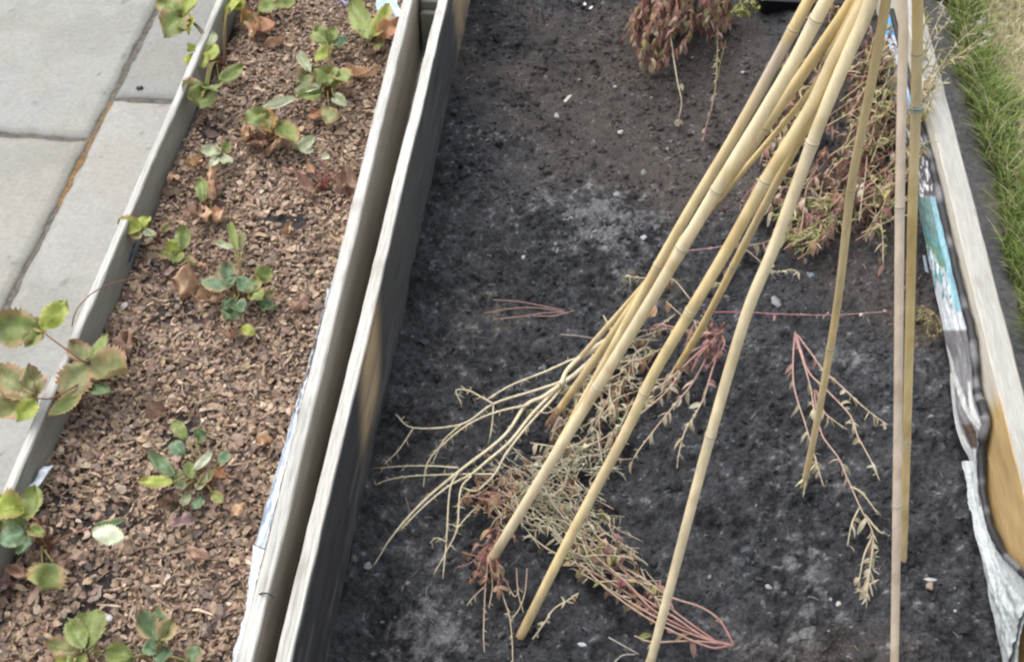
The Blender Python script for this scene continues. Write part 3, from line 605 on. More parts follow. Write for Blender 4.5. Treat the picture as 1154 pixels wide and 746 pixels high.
PAL = {'heap': [(.50, .34, .28), (.42, .23, .20), (.56, .46, .33), (.46, .41, .25), (.32, .16, .16), (.56, .47, .36), (.52, .35, .31)], 'red': [(.30, .13, .11), (.38, .21, .18), (.22, .09, .09), (.42, .29, .22), (.34, .23, .14)], 'grey': [(.36, .37, .26), (.44, .43, .31), (.29, .32, .21), (.46, .43, .32)],
       'green': [(.19, .21, .07), (.25, .25, .09), (.30, .27, .12)], 'straw': [(.46, .40, .25), (.40, .34, .20), (.50, .45, .30)], 'pink': [(.36, .20, .19), (.30, .15, .16), (.40, .27, .22)], 'tan': [(.36, .25, .16), (.30, .19, .12), (.25, .15, .10)], 'cream': [(.50, .46, .35), (.44, .39, .28), (.38, .33, .22)],
       'mix': [(.30, .14, .13), (.40, .25, .21), (.42, .34, .20), (.32, .31, .15), (.47, .38, .26), (.22, .10, .10)]}
def stem(parent, P, r0, r1, ca, cb, kinds, name='stem', n=6):
    """P: 3-D points; kinds: (palette, from, to, per metre, length, width, spread, curl)"""
    Q = spline(P, n); m = len(Q); mb = MB()
    tube(mb, Q, list(np.linspace(r0, r1, m)), [jit(mix(ca, cb, i/(m-1)), .08) for i in range(m)], 5)
    o = mb.build(name, M_DRY, parent)
    L = np.cumsum([0]+[np.linalg.norm(Q[i+1]-Q[i]) for i in range(m-1)]); mb = MB()
    for (pal, f, t, dens, ln, wd, spread, curl) in kinds:
        for k in range(max(1, int(dens*L[-1]*(t-f)))):
            s = L[-1]*random.uniform(f, t); i = min(int(np.searchsorted(L, s)), m-1); i = max(i, 1); a = (s-L[i-1])/max(1e-6, L[i]-L[i-1]); p = Q[i-1]*(1-a)+Q[i]*a
            d = unit(unit(Q[i]-Q[i-1])*random.uniform(.1, 1)+spread*RNG.normal(size=3)*np.array([1, 1, .55]))
            leaflet(mb, p, d, ln*random.uniform(.5, 1.3), wd*random.uniform(.6, 1.3), jit(random.choice(PAL[pal]), .2), curl)
    if mb.v: mb.build('foliage', M_DRY, o)
    return o
def pts(lst, z0=.008, z1=.008, zm=None):
    n = len(lst); out = []
    for i, (u, v) in enumerate(lst):
        t = i/(n-1); z = z0+(z1-z0)*t
        if zm is not None: z += zm*math.sin(PI*t)
        out.append(ats(u, v, z))
    return out
STRAW, STRAWD, PINK, REDD, GREY = (.66, .59, .42), (.55, .48, .33), (.42, .24, .22), (.30, .15, .13), (.44, .42, .30)
# 1 bleached branching plant
t = thing('dried_plant', 'bleached cream branching plant with comb like twigs, fanned out on black soil', 'dried plant', ats(700, 372))
HAIR = ('straw', .05, 1, 130, .012, .0011, .9, .4)
BR = [([(730, 345), (705, 370), (680, 393), (651, 419), (632, 433)], .0048, .0036, .05, .045, 0), ([(632, 433), (612, 447), (592, 457), (568, 491), (517, 531), (482, 560), (455, 588), (436, 612)], .0036, .0012, .045, .012, 1),
      ([(697, 376), (662, 400), (643, 406), (616, 418), (576, 434), (549, 450)], .0024, .0012, .05, .03, 1), ([(651, 419), (632, 430), (603, 440), (556, 455), (520, 478), (466, 482), (446, 467)], .0028, .0010, .045, .012, .6),
      ([(556, 455), (542, 447), (528, 440), (514, 440), (520, 455)], .0014, .0008, .035, .025, 1.4), ([(556, 455), (555, 475), (552, 494)], .0013, .0008, .03, .02, .6), ([(596, 456), (560, 464), (528, 478), (500, 500), (482, 521), (477, 548)], .0019, .0008, .04, .012, 1),
      ([(466, 482), (450, 506), (433, 523)], .0012, .0006, .012, .008, 1), ([(517, 527), (488, 525), (458, 525), (428, 527)], .0015, .0008, .02, .01, .8), ([(560, 534), (528, 534), (490, 535), (456, 537), (436, 541), (423, 546)], .0014, .0007, .025, .01, 1.2),
      ([(640, 425), (624, 448), (596, 478), (571, 510), (560, 530), (551, 541), (536, 553), (521, 549)], .0022, .0009, .04, .02, 1), ([(632, 433), (600, 466), (575, 497), (548, 520), (531, 534), (505, 548), (478, 570), (452, 596)], .0028, .0010, .04, .015, .8),
      ([(517, 531), (507, 552), (503, 610), (499, 652)], .0015, .0008, .03, .01, .7), ([(531, 536), (519, 552), (515, 595), (503, 621), (489, 647)], .0015, .0007, .03, .01, 1.2), ([(436, 612), (428, 626), (421, 637)], .0009, .0005, .012, .006, 0), ([(520, 478), (500, 496), (488, 520)], .0012, .0006, .03, .02, 1.2), ([(632, 433), (640, 416), (660, 398), (690, 378)], .0036, .0026, .05, .055, 0),
      ([(515, 595), (528, 580), (538, 570)], .0009, .0005, .02, .02, 1.5), ([(503, 610), (492, 606), (484, 612)], .0009, .0005, .02, .015, 1.5)]
for px, r0, r1, z0, z1, hk in BR:
    stem(t, pts(px, z0, z1), r0, r1, STRAW, STRAWD if r0 < .002 else STRAW, [('straw', .05, 1, 150*hk, .011, .0011, .8, .3)] if hk else [], 'branch')
mb = MB(); tube(mb, spline(pts([(735, 338), (722, 356), (708, 372)], .06, .05), 5), [.006]*4+[.005]*3+[.004]*4, jit((.36, .24, .15)), 6, wob=.25); mb.build('root', M_DRY, t)
# helper: a pulled bunch with one root and many scattered stems
def bunch(name, label, cat, root, tips, per, z1, zm, r, ca, cb, kinds, spread=14, wobble=14, rootz=.012, group=None):
    t = thing(name, label, cat, ats(*root), group)
    for (u, v) in tips:
        for k in range(per):
            a = np.array(root)+RNG.normal(size=2)*spread*.18; b = np.array((u, v))+RNG.normal(size=2)*spread*(k > 0)
            c1 = a*.66+b*.34+RNG.normal(size=2)*wobble*.6; c2 = a*.33+b*.67+RNG.normal(size=2)*wobble
            stem(t, pts([a, c1, c2, b], rootz, z1*random.uniform(.4, 1.2), zm*random.uniform(.2, 1.3)), r*random.uniform(.7, 1.3), r*.45, ca, cb, kinds)
    return t
def tangle(t, n, cfun, ang, dang, l0, l1, wob, z, cols, kinds, r=.0010, zs=.02):
    """loose stems scattered about: cfun gives a centre pixel, ang +- dang (radians, picture plane of the bed) the way they lie"""
    for k in range(n):
        c = np.array(cfun()); a = random.gauss(ang, dang); l = random.uniform(l0, l1)/2; d = np.array((math.cos(a), -math.sin(a)*.8))*l; zz = random.uniform(.006, z)
        P = pts([c-d, c-d*.35+RNG.normal(size=2)*wob, c+d*.35+RNG.normal(size=2)*wob, c+d], zz, zz+random.uniform(-.004, .012), random.uniform(0, zs))
        stem(t, P, r*random.uniform(.7, 1.4), r*.55, random.choice(cols), random.choice(cols), kinds)
def along(pp, w):
    def f():
        k = random.randrange(len(pp)-1); t_ = random.random(); a, b = np.array(pp[k], float), np.array(pp[k+1], float); return a+(b-a)*t_+RNG.normal(size=2)*w
    return f
# 2 grey green pile with red root end
t = thing('pulled_weed', 'feathery grey green weed pile tapering to red stems and a root at the bottom edge', 'dried weed', ats(826, 727))
for px in [[(827, 727), (812, 700), (790, 684), (755, 672), (725, 652), (700, 638)], [(827, 727), (795, 718), (760, 695), (720, 670), (690, 645), (650, 615), (634, 594)], [(822, 726), (780, 722), (735, 723), (715, 716)], [(825, 728), (790, 718), (758, 705), (730, 690), (700, 672), (672, 655), (645, 640)], [(806, 722), (775, 700), (752, 682), (735, 668), (722, 640)],
           [(820, 728), (800, 729), (760, 712), (720, 690), (680, 660), (650, 630), (625, 605)], [(790, 716), (740, 690), (705, 655), (670, 625), (640, 590), (620, 560)], [(735, 668), (700, 640), (690, 620), (670, 600), (655, 570)], [(750, 702), (710, 670), (660, 640), (620, 620), (596, 602)]]:
    stem(t, pts(px, .010, .018, random.uniform(.01, .03)), .0017, .0010, (.42, .22, .20), (.47, .40, .28), [('pink', .22, .75, 26, .024, .0085, .9, 2.2), ('tan', .2, .7, 12, .024, .009, 1, 2.2), ('red', .15, .6, 12, .026, .008, 1, 2.2), ('green', .5, 1, 30, .020, .007, .8, 1.2), ('grey', .6, 1, 60, .02, .003, .7, .8)])
tangle(t, 84, along([(572, 552), (612, 560), (640, 590), (672, 622)], 20), 2.45, .36, 34, 95, 3.2, .035, [(.48, .45, .33), (.54, .49, .36), (.42, .38, .27), (.44, .31, .24)], [('grey', .1, 1, 110, .014, .0013, .55, .5), ('tan', .1, 1, 10, .02, .006, 1, 2), ('straw', .1, 1, 22, .016, .002, .8, 1)], .0007, .014)
tangle(t, 26, along([(660, 610), (690, 635), (735, 672)], 11), 2.5, .35, 26, 60, 5, .03, [(.50, .47, .34), (.45, .30, .24)], [('green', .1, 1, 60, .018, .006, .8, 1.2), ('tan', .1, 1, 50, .02, .008, 1, 2), ('pink', 0, 1, 40, .02, .007, 1, 2)], .0010, .02)
tangle(t, 22, along([(548, 590), (560, 560), (590, 540)], 10), 1.0, .9, 20, 46, 8, .02, [(.36, .22, .17), (.42, .34, .24)], [('tan', 0, 1, 80, .018, .007, 1, 2), ('red', 0, 1, 50, .016, .005, 1, 2)], .0009, .02)
# 3 small red and tan clump at the foot of the thick left cane
bunch('pulled_weed', 'reddish tangle of dead weed at the foot of the thick left cane, trailing pale rootlets', 'dried weed', (556, 612), [(512, 640), (520, 622), (528, 650), (545, 650), (548, 600), (535, 612), (570, 655), (560, 668)], 1, .02, .02, .0012, REDD, (.32, .2, .15),
      [('red', .1, 1, 110, .020, .007, 1, 2.2), ('tan', .2, 1, 60, .018, .007, 1, 2.2)], 8, 8)
t = thing('pulled_weed', 'stringy rootlets and pale stems hanging below the reddish tangle, left of the knotted cane foot', 'dried weed', ats(562, 640))
for px in [[(548, 645), (546, 680), (545, 716), (546, 735)], [(560, 640), (566, 668), (574, 694), (577, 720), (578, 748)], [(553, 640), (555, 662), (551, 684)], [(560, 638), (570, 655), (580, 672), (585, 662)], [(582, 640), (584, 668), (590, 690)], [(594, 640), (592, 665), (586, 684), (575, 700)], [(547, 660), (534, 672), (526, 682)]]:
    stem(t, pts(px, .016, .006), .0011, .0006, (.36, .24, .19), STRAWD, [('straw', .3, 1, 90, .008, .0014, 1, .5)])
t = thing('pulled_weed', 'small pale sprig lying right of the knotted cane foot', 'dried weed', ats(602, 718))
stem(t, pts([(600, 720), (612, 704), (624, 686), (640, 676), (652, 668)], .006, .02), .0011, .0007, STRAWD, STRAW, [('straw', 0, 1, 160, .010, .0028, 1, .8), ('grey', .2, .8, 120, .010, .003, 1, 1)])
# 4 willowherb like stems under the canes
t = thing('pulled_weed', 'sprawling weed with magenta stems and cream seed pods, under the canes in the middle', 'dried weed', ats(812, 374))
for px in [[(813, 376), (808, 400), (801, 422), (791, 453), (772, 486), (765, 512), (763, 528)], [(803, 385), (794, 407), (778, 435), (760, 456), (733, 490), (718, 510), (710, 525)], [(800, 384), (775, 410), (752, 440), (723, 465), (686, 490), (660, 504), (637, 516)], [(806, 380), (780, 404), (758, 424), (735, 440), (700, 462), (668, 474)], [(798, 388), (780, 396), (760, 415), (748, 440), (730, 452)]]:
    stem(t, pts(px, .03, .012, .02), .0016, .0008, PINK, STRAWD, [('pink', 0, .5, 50, .020, .005, .8, 1.6), ('cream', .35, 1, 85, .019, .0060, .6, 1), ('straw', .6, 1, 60, .014, .002, .7, .6)])
for k in range(9):
    b = np.array((random.uniform(770, 812), random.uniform(365, 425))); a = np.array((812, 374)); P = pts([a, (a+b)/2+RNG.normal(size=2)*10, b], .03, .035, .03)
    stem(t, P, .0014, .0008, PINK, REDD, [('pink', .2, 1, 75, .020, .006, .9, 2), ('tan', .3, 1, 60, .020, .007, .9, 2)])
t = thing('pulled_weed', 'tangled tan and grey dead weed between the thick left cane and the knotted cane', 'dried weed', ats(690, 430))
for k in range(46):
    c = np.array((random.gauss(690, 36), 0)); c[1] = 430-(c[0]-690)*.95+random.gauss(0, 22); a = random.gauss(2.3, .8); l = random.uniform(18, 48); d = np.array((math.cos(a), math.sin(a)*.7))*l
    P = pts([c-d, c-d*.2+RNG.normal(size=2)*5, c+d*.4+RNG.normal(size=2)*5, c+d], .01, .025, random.uniform(0, .03))
    stem(t, P, .0013, .0007, random.choice([STRAWD, GREY, (.33, .21, .17)]), STRAWD, [('cream', .1, 1, 42, .018, .006, 1, 1.6), ('tan', .1, 1, 42, .022, .009, 1, 2), ('grey', .2, 1, 60, .014, .0025, 1, .8)])
stem(t, spline(pts([(728, 374), (740, 366), (756, 368), (775, 372), (785, 378)], .02, .03, .03), 3), .0013, .0009, PINK, PINK, [])
stem(t, pts([(728, 432), (715, 424), (714, 402), (726, 392), (738, 398)], .02, .03, .03), .0012, .0009, (.3, .25, .2), STRAWD, [])
o = leaf_mesh(ats(626, 466, .02), ats(622, 500, .012), px2m(20, ats(624, 480)), 'u', .4, .2, .08, 5).build('dry_leaf', M_DRY); tag(o, 'pinkish grey dead leaf on the soil where the brownish cane ends', 'dry leaf', 'dead leaves on the dark soil')
o = leaf_mesh(ats(738, 345, .045), ats(726, 362, .04), px2m(15, ats(730, 355)), 't', .4, .2, .08, 6).build('dry_leaf', M_DRY); tag(o, 'orange brown dead leaf caught behind the thick left cane, by the bleached stems', 'dry leaf', 'dead leaves on the dark soil')
t = thing('pulled_weed', 'mat of fine grey stalks between the bleached plant and the feathery pile', 'dried weed', ats(640, 520))
tangle(t, 46, along([(600, 532), (640, 515), (680, 520), (650, 545)], 13), .6, .7, 26, 72, 3.5, .022, [(.46, .45, .34), (.52, .49, .37), (.42, .36, .26)], [('grey', .1, 1, 90, .013, .0013, .7, .6), ('cream', .1, 1, 22, .015, .005, .8, 1.2), ('tan', 0, .7, 12, .02, .008, 1, 2)], .0008, .014)
# 5 sparse pulled weed on the right
t = thing('pulled_weed', 'sparse weed with pink stems fanning from one root past the slim olive cane', 'dried weed', ats(896, 374))
for px in [[(896, 374), (894, 400), (894, 430), (899, 452), (906, 473), (914, 500), (920, 521), (928, 548)], [(897, 376), (903, 396), (912, 420), (934, 442), (958, 468), (966, 490), (974, 505), (984, 524), (991, 541)], [(899, 378), (914, 398), (928, 417), (950, 437), (969, 455), (985, 468), (1001, 479)], [(918, 440), (920, 462), (926, 489), (936, 504), (945, 516), (952, 532), (959, 548), (970, 573), (984, 603), (980, 640), (974, 672)], [(920, 440), (928, 463), (940, 474), (955, 484)], [(896, 380), (906, 410), (914, 440), (918, 470), (916, 494)], [(968, 573), (960, 590), (955, 615)], [(975, 580), (990, 598), (1000, 602)], [(984, 603), (974, 625), (968, 655)], [(959, 548), (972, 556), (990, 580)], [(920, 521), (910, 536), (905, 560)]]:
    stem(t, pts(px, .012, .010, .012), .0014, .0007, PINK if px[0][1] < 500 else STRAWD, STRAWD, [('pink', .05, .5, 34, .015, .0045, .8, 1.4), ('cream', .35, 1, 52, .021, .0055, .5, 1), ('straw', .6, 1, 60, .014, .0018, .5, .5)])
stem(t, pts([(984, 603), (982, 630), (976, 675)], .012, .01), .0016, .0008, STRAWD, STRAWD, [('cream', 0, 1, 160, .020, .003, .5, .7), ('grey', 0, 1, 160, .018, .002, .5, .7)])
# 6 single stems and twigs
t = thing('pulled_weed', 'single thin magenta stem lying level across the soil between the cream and olive canes', 'dried weed', ats(800, 352))
stem(t, pts([(792, 352), (840, 352), (880, 354), (940, 355), (1003, 351)], .01, .014), .0012, .0007, (.34, .13, .17), PINK, [('pink', .3, 1, 70, .010, .004, 1, 1.2), ('cream', .5, 1, 70, .013, .005, 1, 1.2)])
t = thing('pulled_weed', 'thin pink stem with a pale leafy tip behind the knotted cane and slim tan cane', 'dried weed', ats(775, 282))
stem(t, pts([(773, 283), (800, 280), (834, 278), (870, 305), (892, 304), (900, 308)], .012, .02), .0010, .0007, PINK, GREY, [('grey', .75, 1, 500, .012, .0035, 1, 1), ('pink', .1, .6, 60, .012, .004, 1, 1)])
t = thing('twig_bunch', 'three thin pinkish twigs lying level on bare soil left of the canes', 'twigs', ats(638, 352))
for px in [[(546, 353), (575, 348), (605, 347), (638, 352)], [(556, 338), (585, 340), (612, 345), (636, 350)], [(556, 360), (585, 357), (612, 353), (640, 352)], [(600, 356), (625, 356), (648, 350)]]:
    stem(t, pts(px, .006, .010), .0011, .0007, (.30, .2, .18), (.36, .22, .2), [], 'twig')
t = thing('twig_bunch', 'lone grey twig reaching from the bleached plant into bare soil', 'twigs', ats(634, 377))
stem(t, pts([(632, 377), (655, 379), (682, 384)], .01, .02), .0012, .0009, (.32, .26, .24), (.32, .26, .24), [], 'twig')
t = thing('twig_bunch', 'thin pale twig on dark soil by the scorched patch of the bed board', 'twigs', ats(460, 470))
stem(t, pts([(457, 560), (461, 575), (459, 592)], .006, .008), .0008, .0006, (.24, .2, .17), (.24, .2, .17), [], 'twig')
t = thing('twig_bunch', 'pale twig cut by the bottom edge between two cane feet', 'twigs', ats(700, 735))
stem(t, pts([(686, 718), (704, 728), (720, 737)], .006, .008), .001, .0007, (.4, .37, .33), (.4, .37, .33), [], 'twig'); stem(t, pts([(692, 746), (702, 738), (716, 737)], .006, .008), .001, .0007, (.4, .37, .33), (.4, .37, .33), [], 'twig')
# 7 heap under the top of the wigwam
t = thing('pulled_weed', 'big heap of maroon and tan withered weed under the wigwam top, beside the printed bag', 'dried weed', ats(960, 160))
HK = [('red', .05, 1, 34, .024, .008, 1, 2.5), ('heap', .05, 1, 110, .023, .0070, 1, 2.4), ('tan', .1, 1, 40, .022, .007, 1, 2.4)]
tangle(t, 44, along([(900, 225), (940, 190), (965, 160), (985, 110), (995, 60), (960, 200), (925, 240)], 27), .9, .6, 40, 120, 7, .05, [(.32, .18, .15), (.40, .28, .21), (.42, .35, .24), (.28, .13, .12)], HK, .0010, .02)
tangle(t, 34, along([(880, 150), (905, 120), (935, 30), (895, 190), (870, 220)], 15), 1.1, .5, 30, 80, 5, .05, [(.36, .20, .17), (.42, .38, .22)], HK+[('green', .2, 1, 50, .018, .006, .9, 1.4)], .0012, .03)
tangle(t, 60, along([(1000, 200), (985, 150), (1000, 90), (1006, 40), (965, 120), (990, 225), (1000, 270)], 14), 1.05, .35, 45, 105, 5, .07, [(.44, .37, .24), (.40, .34, .19), (.40, .25, .19)], [('straw', .2, 1, 60, .022, .0024, .6, .6), ('green', .2, 1, 70, .022, .005, .7, 1), ('mix', 0, .8, 60, .022, .007, 1, 2)], .0010, .02)
t = thing('pulled_weed', 'pale green needle leaved sprigs on the near side of the maroon heap', 'dried weed', ats(930, 235))
for k in range(16):
    c = np.array((random.uniform(888, 945), random.uniform(222, 275))); a = random.uniform(2.4, 4.2); l = random.uniform(20, 40); d = np.array((math.cos(a), -math.sin(a)*.6))*l
    stem(t, pts([c-d*.6, c, c+d*.6], .03, .04, .02), .0010, .0006, (.28, .26, .12), (.28, .28, .14), [('green', 0, 1, 260, .018, .0022, .6, .4), ('straw', 0, 1, 120, .018, .002, .6, .4)])
t = thing('pulled_weed', 'greenish sprigs standing between the thick left cane and the knotted cane at the top', 'dried weed', ats(860, 170))
for px in [[(888, 60), (880, 100), (868, 130), (858, 155)], [(905, 50), (890, 90), (884, 120)], [(895, 110), (884, 150), (876, 190), (862, 215)], [(905, 90), (900, 130), (885, 165)], [(872, 120), (862, 140), (850, 160)], [(860, 200), (856, 225), (848, 240)]]:
    stem(t, pts(px, .03, .02, .04), .0012, .0008, REDD, (.28, .26, .12), [('green', .1, 1, 160, .016, .005, .9, 1), ('mix', .1, 1, 190, .020, .006, 1, 1.3), ('pink', .3, 1, 70, .020, .005, 1, 1.3)])
# 8 red weed hanging in from the top edge
bunch('dried_weed', 'rust red withered weed hanging in from the top edge, left of the canes', 'dried weed', (775, -70), [(698, 48), (706, 30), (722, 58), (733, 76), (740, 74), (745, 62), (756, 28), (772, 36), (786, 30), (800, 40), (808, 24), (716, 20), (728, 40), (738, 50), (764, 22), (815, 34), (795, 22), (750, 50), (822, 10)], 2, .03, .10, .0013, (.28, .10, .09), (.34, .16, .13),
      [('red', .40, 1, 95, .022, .0085, .9, 2.3), ('mix', .45, 1, 75, .022, .008, 1, 2.3), ('green', .7, 1, 30, .018, .008, .9, 1.6), ('cream', .8, 1, 20, .015, .006, 1, 1.6)], 9, 14, .03)
t = thing('dried_weed', 'long pale stem with cream seed heads reaching down over bare soil left of the canes', 'dried weed', ats(750, -5))
stem(t, pts([(748, -30), (752, 10), (757, 50), (763, 90), (768, 115), (765, 134)], .05, .012, .02), .0018, .0010, STRAWD, (.42, .38, .25), [('cream', .1, .5, 40, .012, .005, 1, 1)])
for (u, v, n_) in [(752, 60, 10), (768, 96, 12), (765, 136, 14)]:
    mb = MB()
    for k in range(n_): leaflet(mb, ats(u, v, .012), RNG.normal(size=3)*np.array([1, 1, .4]), .013, .005, jit(random.choice(PAL['cream'])), 1.2)
    mb.build('seed_head', M_DRY, t)
t = thing('dried_weed', 'thin greenish stalk ending in a curled mauve root, right of the cream seed heads', 'dried weed', ats(806, 20))
stem(t, pts([(810, -10), (809, 30), (808, 70), (806, 100), (801, 125), (796, 142), (792, 160)], .05, .008, .01), .0013, .0008, (.27, .24, .10), (.30, .2, .16), [('pink', 0, .35, 260, .016, .006, 1, 1.3), ('straw', .45, .8, 130, .010, .0025, 1, .7), ('pink', .8, 1, 260, .010, .004, 1, 1.6)])
stem(t, pts([(818, 46), (812, 70), (808, 92)], .03, .02), .0009, .0007, (.25, .24, .09), (.25, .24, .09), [])
t = thing('dried_weed', 'bright yellow green leafy tip poking in at the top edge beside the black tray', 'dried weed', ats(835, -10))
for px in [[(845, -20), (836, 0), (828, 12)], [(850, -20), (848, -2), (852, 6)], [(830, -16), (822, -2), (814, 6)], [(840, -20), (832, -6), (838, 10)]]:
    stem(t, pts(px, .05, .04), .0012, .0008, (.25, .24, .06), (.33, .33, .08), [], 'stem')
    mb = MB()
    for k in range(9): leaflet(mb, ats(px[-1][0]+random.uniform(-10, 10), px[-1][1]+random.uniform(-8, 6), .045), RNG.normal(size=3)*np.array([1, 1, .4]), .018, .007, jit((.25, .25, .07)), 1)
    mb.build('leaf', M_DRY, t)
# 9 straw stems leaning over the right-hand board
t = thing('dried_weed', 'straw coloured seeding stems leaning over the lawn side board at the top right', 'dried weed', atx(1030, 128, .53))
for px in [[(1010, 150), (1040, 110), (1070, 60), (1106, 24)], [(1012, 140), (1050, 90), (1090, 55), (1112, 40)], [(1020, 110), (1045, 50), (1062, 14)], [(1025, 100), (1050, 48), (1070, 24)], [(1020, 120), (1060, 75), (1108, 48)], [(1030, 130), (1050, 100), (1062, 84)], [(1035, 150), (1048, 118), (1058, 92)], [(1030, 60), (1046, 20), (1060, 6)], [(1025, 140), (1040, 120), (1052, 128)], [(1034, 180), (1042, 162), (1058, 160)], [(1040, 120), (1052, 78), (1060, 60)], [(1036, 104), (1058, 96), (1070, 88)], [(1030, 95), (1046, 72), (1058, 44)], [(1038, 140), (1046, 110), (1050, 84)]]:
    P = [at(u, v, ZT+.02+.05*(i/(len(px)-1))) for i, (u, v) in enumerate(px)]; P[0] = at(px[0][0], px[0][1], .10)
    stem(t, P, .0012, .0007, (.36, .30, .15), (.40, .34, .22), [('straw', .3, .9, 110, .018, .0016, .6, .3), ('green', .1, .7, 130, .018, .003, .7, .6), ('tan', .1, .5, 70, .018, .005, .9, 1)])
    if px[-1][1] < 60:
        mb = MB()
        for k in range(14): leaflet(mb, P[-1], RNG.normal(size=3), .010, .0012, (.52, .49, .44), .3)
        mb.build('seed_head', M_DRY, t)
# small sprig at the soil near the printed bag
bunch('pulled_weed', 'scrap of dry moss and roots beside the printed bag, level with the magenta stem', 'dried weed', (1045, 352), [(1032, 362), (1058, 360), (1062, 378), (1040, 345), (1050, 372)], 2, .008, .008, .0008, (.2, .17, .1), (.26, .22, .13), [('tan', 0, 1, 200, .008, .002, 1, 1), ('green', 0, 1, 120, .008, .002, 1, 1)], 6, 6)

# ------------------------------------------------------------------ compost bag liner on the lawn side
def sheet(name, top, bot, cf, parent, n=220, m=22, amp=.006, freq=40, seed=0, bulge=.0, label=None):
    A = np.array(spline(top, 10)); B = np.array(spline(bot, 10))
    def res(P):
        L = np.cumsum([0]+list(np.linalg.norm(np.diff(P, axis=0), axis=1))); s = np.linspace(0, L[-1], n); return np.stack([np.interp(s, L, P[:, k]) for k in range(3)], 1)
    A = res(A); B = res(B); V = []; C = []
    for i in range(n):
        for j in range(m+1):
            t = j/m; p = A[i]*(1-t)+B[i]*t; e = math.sin(PI*t)
            w_ = (float(fbm(p[1]*1.0+t*.07, t*.25+seed, freq, 4, seed))-.5)*2
            r = 1-2*abs(float(fbm(p[1]*.8-t*.1, t*.3, freq*.6, 2, seed+4))-.5)*2
            r2 = 1-2*abs(float(fbm(p[1]+t*.05, t*.12-p[1]*.5, freq*3.2, 2, seed+8))-.5)*2
            p = p+np.array([-1, -.1, .45])*(amp*(w_+r*.7+.38*r2)*(.35+.65*e)+bulge*e); V.append(p); C.append(cf(i/(n-1), t, p))
    Fa = [(i*(m+1)+j, i*(m+1)+j+1, (i+1)*(m+1)+j+1, (i+1)*(m+1)+j) for i in range(n-1) for j in range(m)]
    return mesh_obj(name, V, Fa, C, M_PLAS, parent)
XE = .549
edge_px = [(1008, 12), (1020, 60), (1032, 105), (1043, 145), (1055, 190), (1066, 240), (1078, 290), (1090, 340), (1098, 370), (1103, 410), (1106, 445), (1113, 462), (1115, 476), (1111, 500), (1110, 530), (1115, 570), (1125, 605), (1140, 628), (1154, 642), (1172, 655)]
edge = [atx(u, v, XE) for u, v in edge_px]
for e_ in edge: e_[2] = min(e_[2], ZT-.004)
bot_px = [(990, 30), (996, 80), (1010, 125), (1030, 165), (1041, 215), (1046, 262), (1056, 310), (1064, 348), (1069, 385), (1071, 415), (1072, 440), (1076, 475), (1084, 500), (1094, 520), (1099, 552), (1106, 600), (1112, 640), (1115, 675), (1124, 705), (1132, 735), (1142, 775)]
bot = [ats(u, v, .012) for u, v in bot_px]
for b_ in bot: b_[0] = min(b_[0], .543)
bag = thing('compost_bag_liner', 'torn plastic compost bag lining the lawn side board, printed teal and white, black inside', 'plastic bag liner', (.54, 1.1, .06))
def vpx(p): q = np.asarray(p)-CAM; return 373+F*(q @ dn)/(q @ fw)
def cb(s, t, p):
    v = vpx(p); n_ = float(fbm(p[1], t*.1, 22, 3, 301)); n2 = float(fbm(p[1]*1.0, t*.3, 70, 2, 303))
    dark, white, teal, blue, green, grey = (.055, .05, .058), (.62, .66, .70), (.13, .30, .31), (.20, .45, .55), (.16, .27, .18), (.22, .22, .23)
    if v < 40: c = (.12, .42, .80) if n_ > .42 else (.62, .70, .78)
    elif v < 118: c = (.56, .64, .78) if n_ > .38 else (.30, .45, .65)
    elif v < 222: c = mix((.13, .12, .135), (.75, .76, .80), float(sstep(.60, .66, n2)))
    elif v < 352:
        w_ = v+90*(n_-.5); c = teal
        if t < .36: c = (.30, .52, .60)
        elif w_ < 262: c = (.16, .26, .25)
        elif w_ < 285: c = teal
        elif w_ < 300: c = green
        elif w_ < 330: c = mix(white, teal, float(sstep(.5, .54, n2)))
        else: c = white
    elif v < 372: c = white
    elif v < 505:
        k = (v-372)/130+.9*t; c = mix((.15, .145, .155), (.28, .28, .29), n_)
        if 1.0 < k < 1.18 or (v > 420 and t > .8) or (v > 430 and .22 < t < .32): c = (.58, .60, .58)
        if v > 478 and .45 < t < .75: c = (.09, .065, .05)
    elif v < 570: c = mix((.17, .175, .185), (.45, .47, .49), float(sstep(.5, .6, t+.4*(n_-.5))))
    else: c = mix((.46, .49, .50), (.34, .36, .38), float(sstep(.52, .62, n2)))
    if t < .16 and v < 505: c = (.05, .05, .055)
    return tuple(np.array(c)*(1+.25*(n2-.5)))
sheet('printed_sheet', [e_-np.array([.0015, 0, .003]) for e_ in edge], bot, cb, bag, 760, 30, .0022, 30, 7, .003)
mb = MB(); P = spline([e_+np.array([-.0045, 0, -.001]) for e_ in edge], 6); P = [p+np.array([random.uniform(-.0006, .0006), 0, random.uniform(-.001, .001)]) for p in P]
R = [.0040*(1+.5*vnoise(p[1]*26, 3, 9))*(1.5 if 440 < vpx(p) < 500 else 1) for p in P]
tube(mb, P, R, [mix((.028, .028, .032), (.15, .15, .16), float(sstep(.62, .75, vnoise(p[1]*70, 1, 8)))) for p in P], 7, wob=.2); mb.build('rolled_black_edge', M_PLAS, bag)
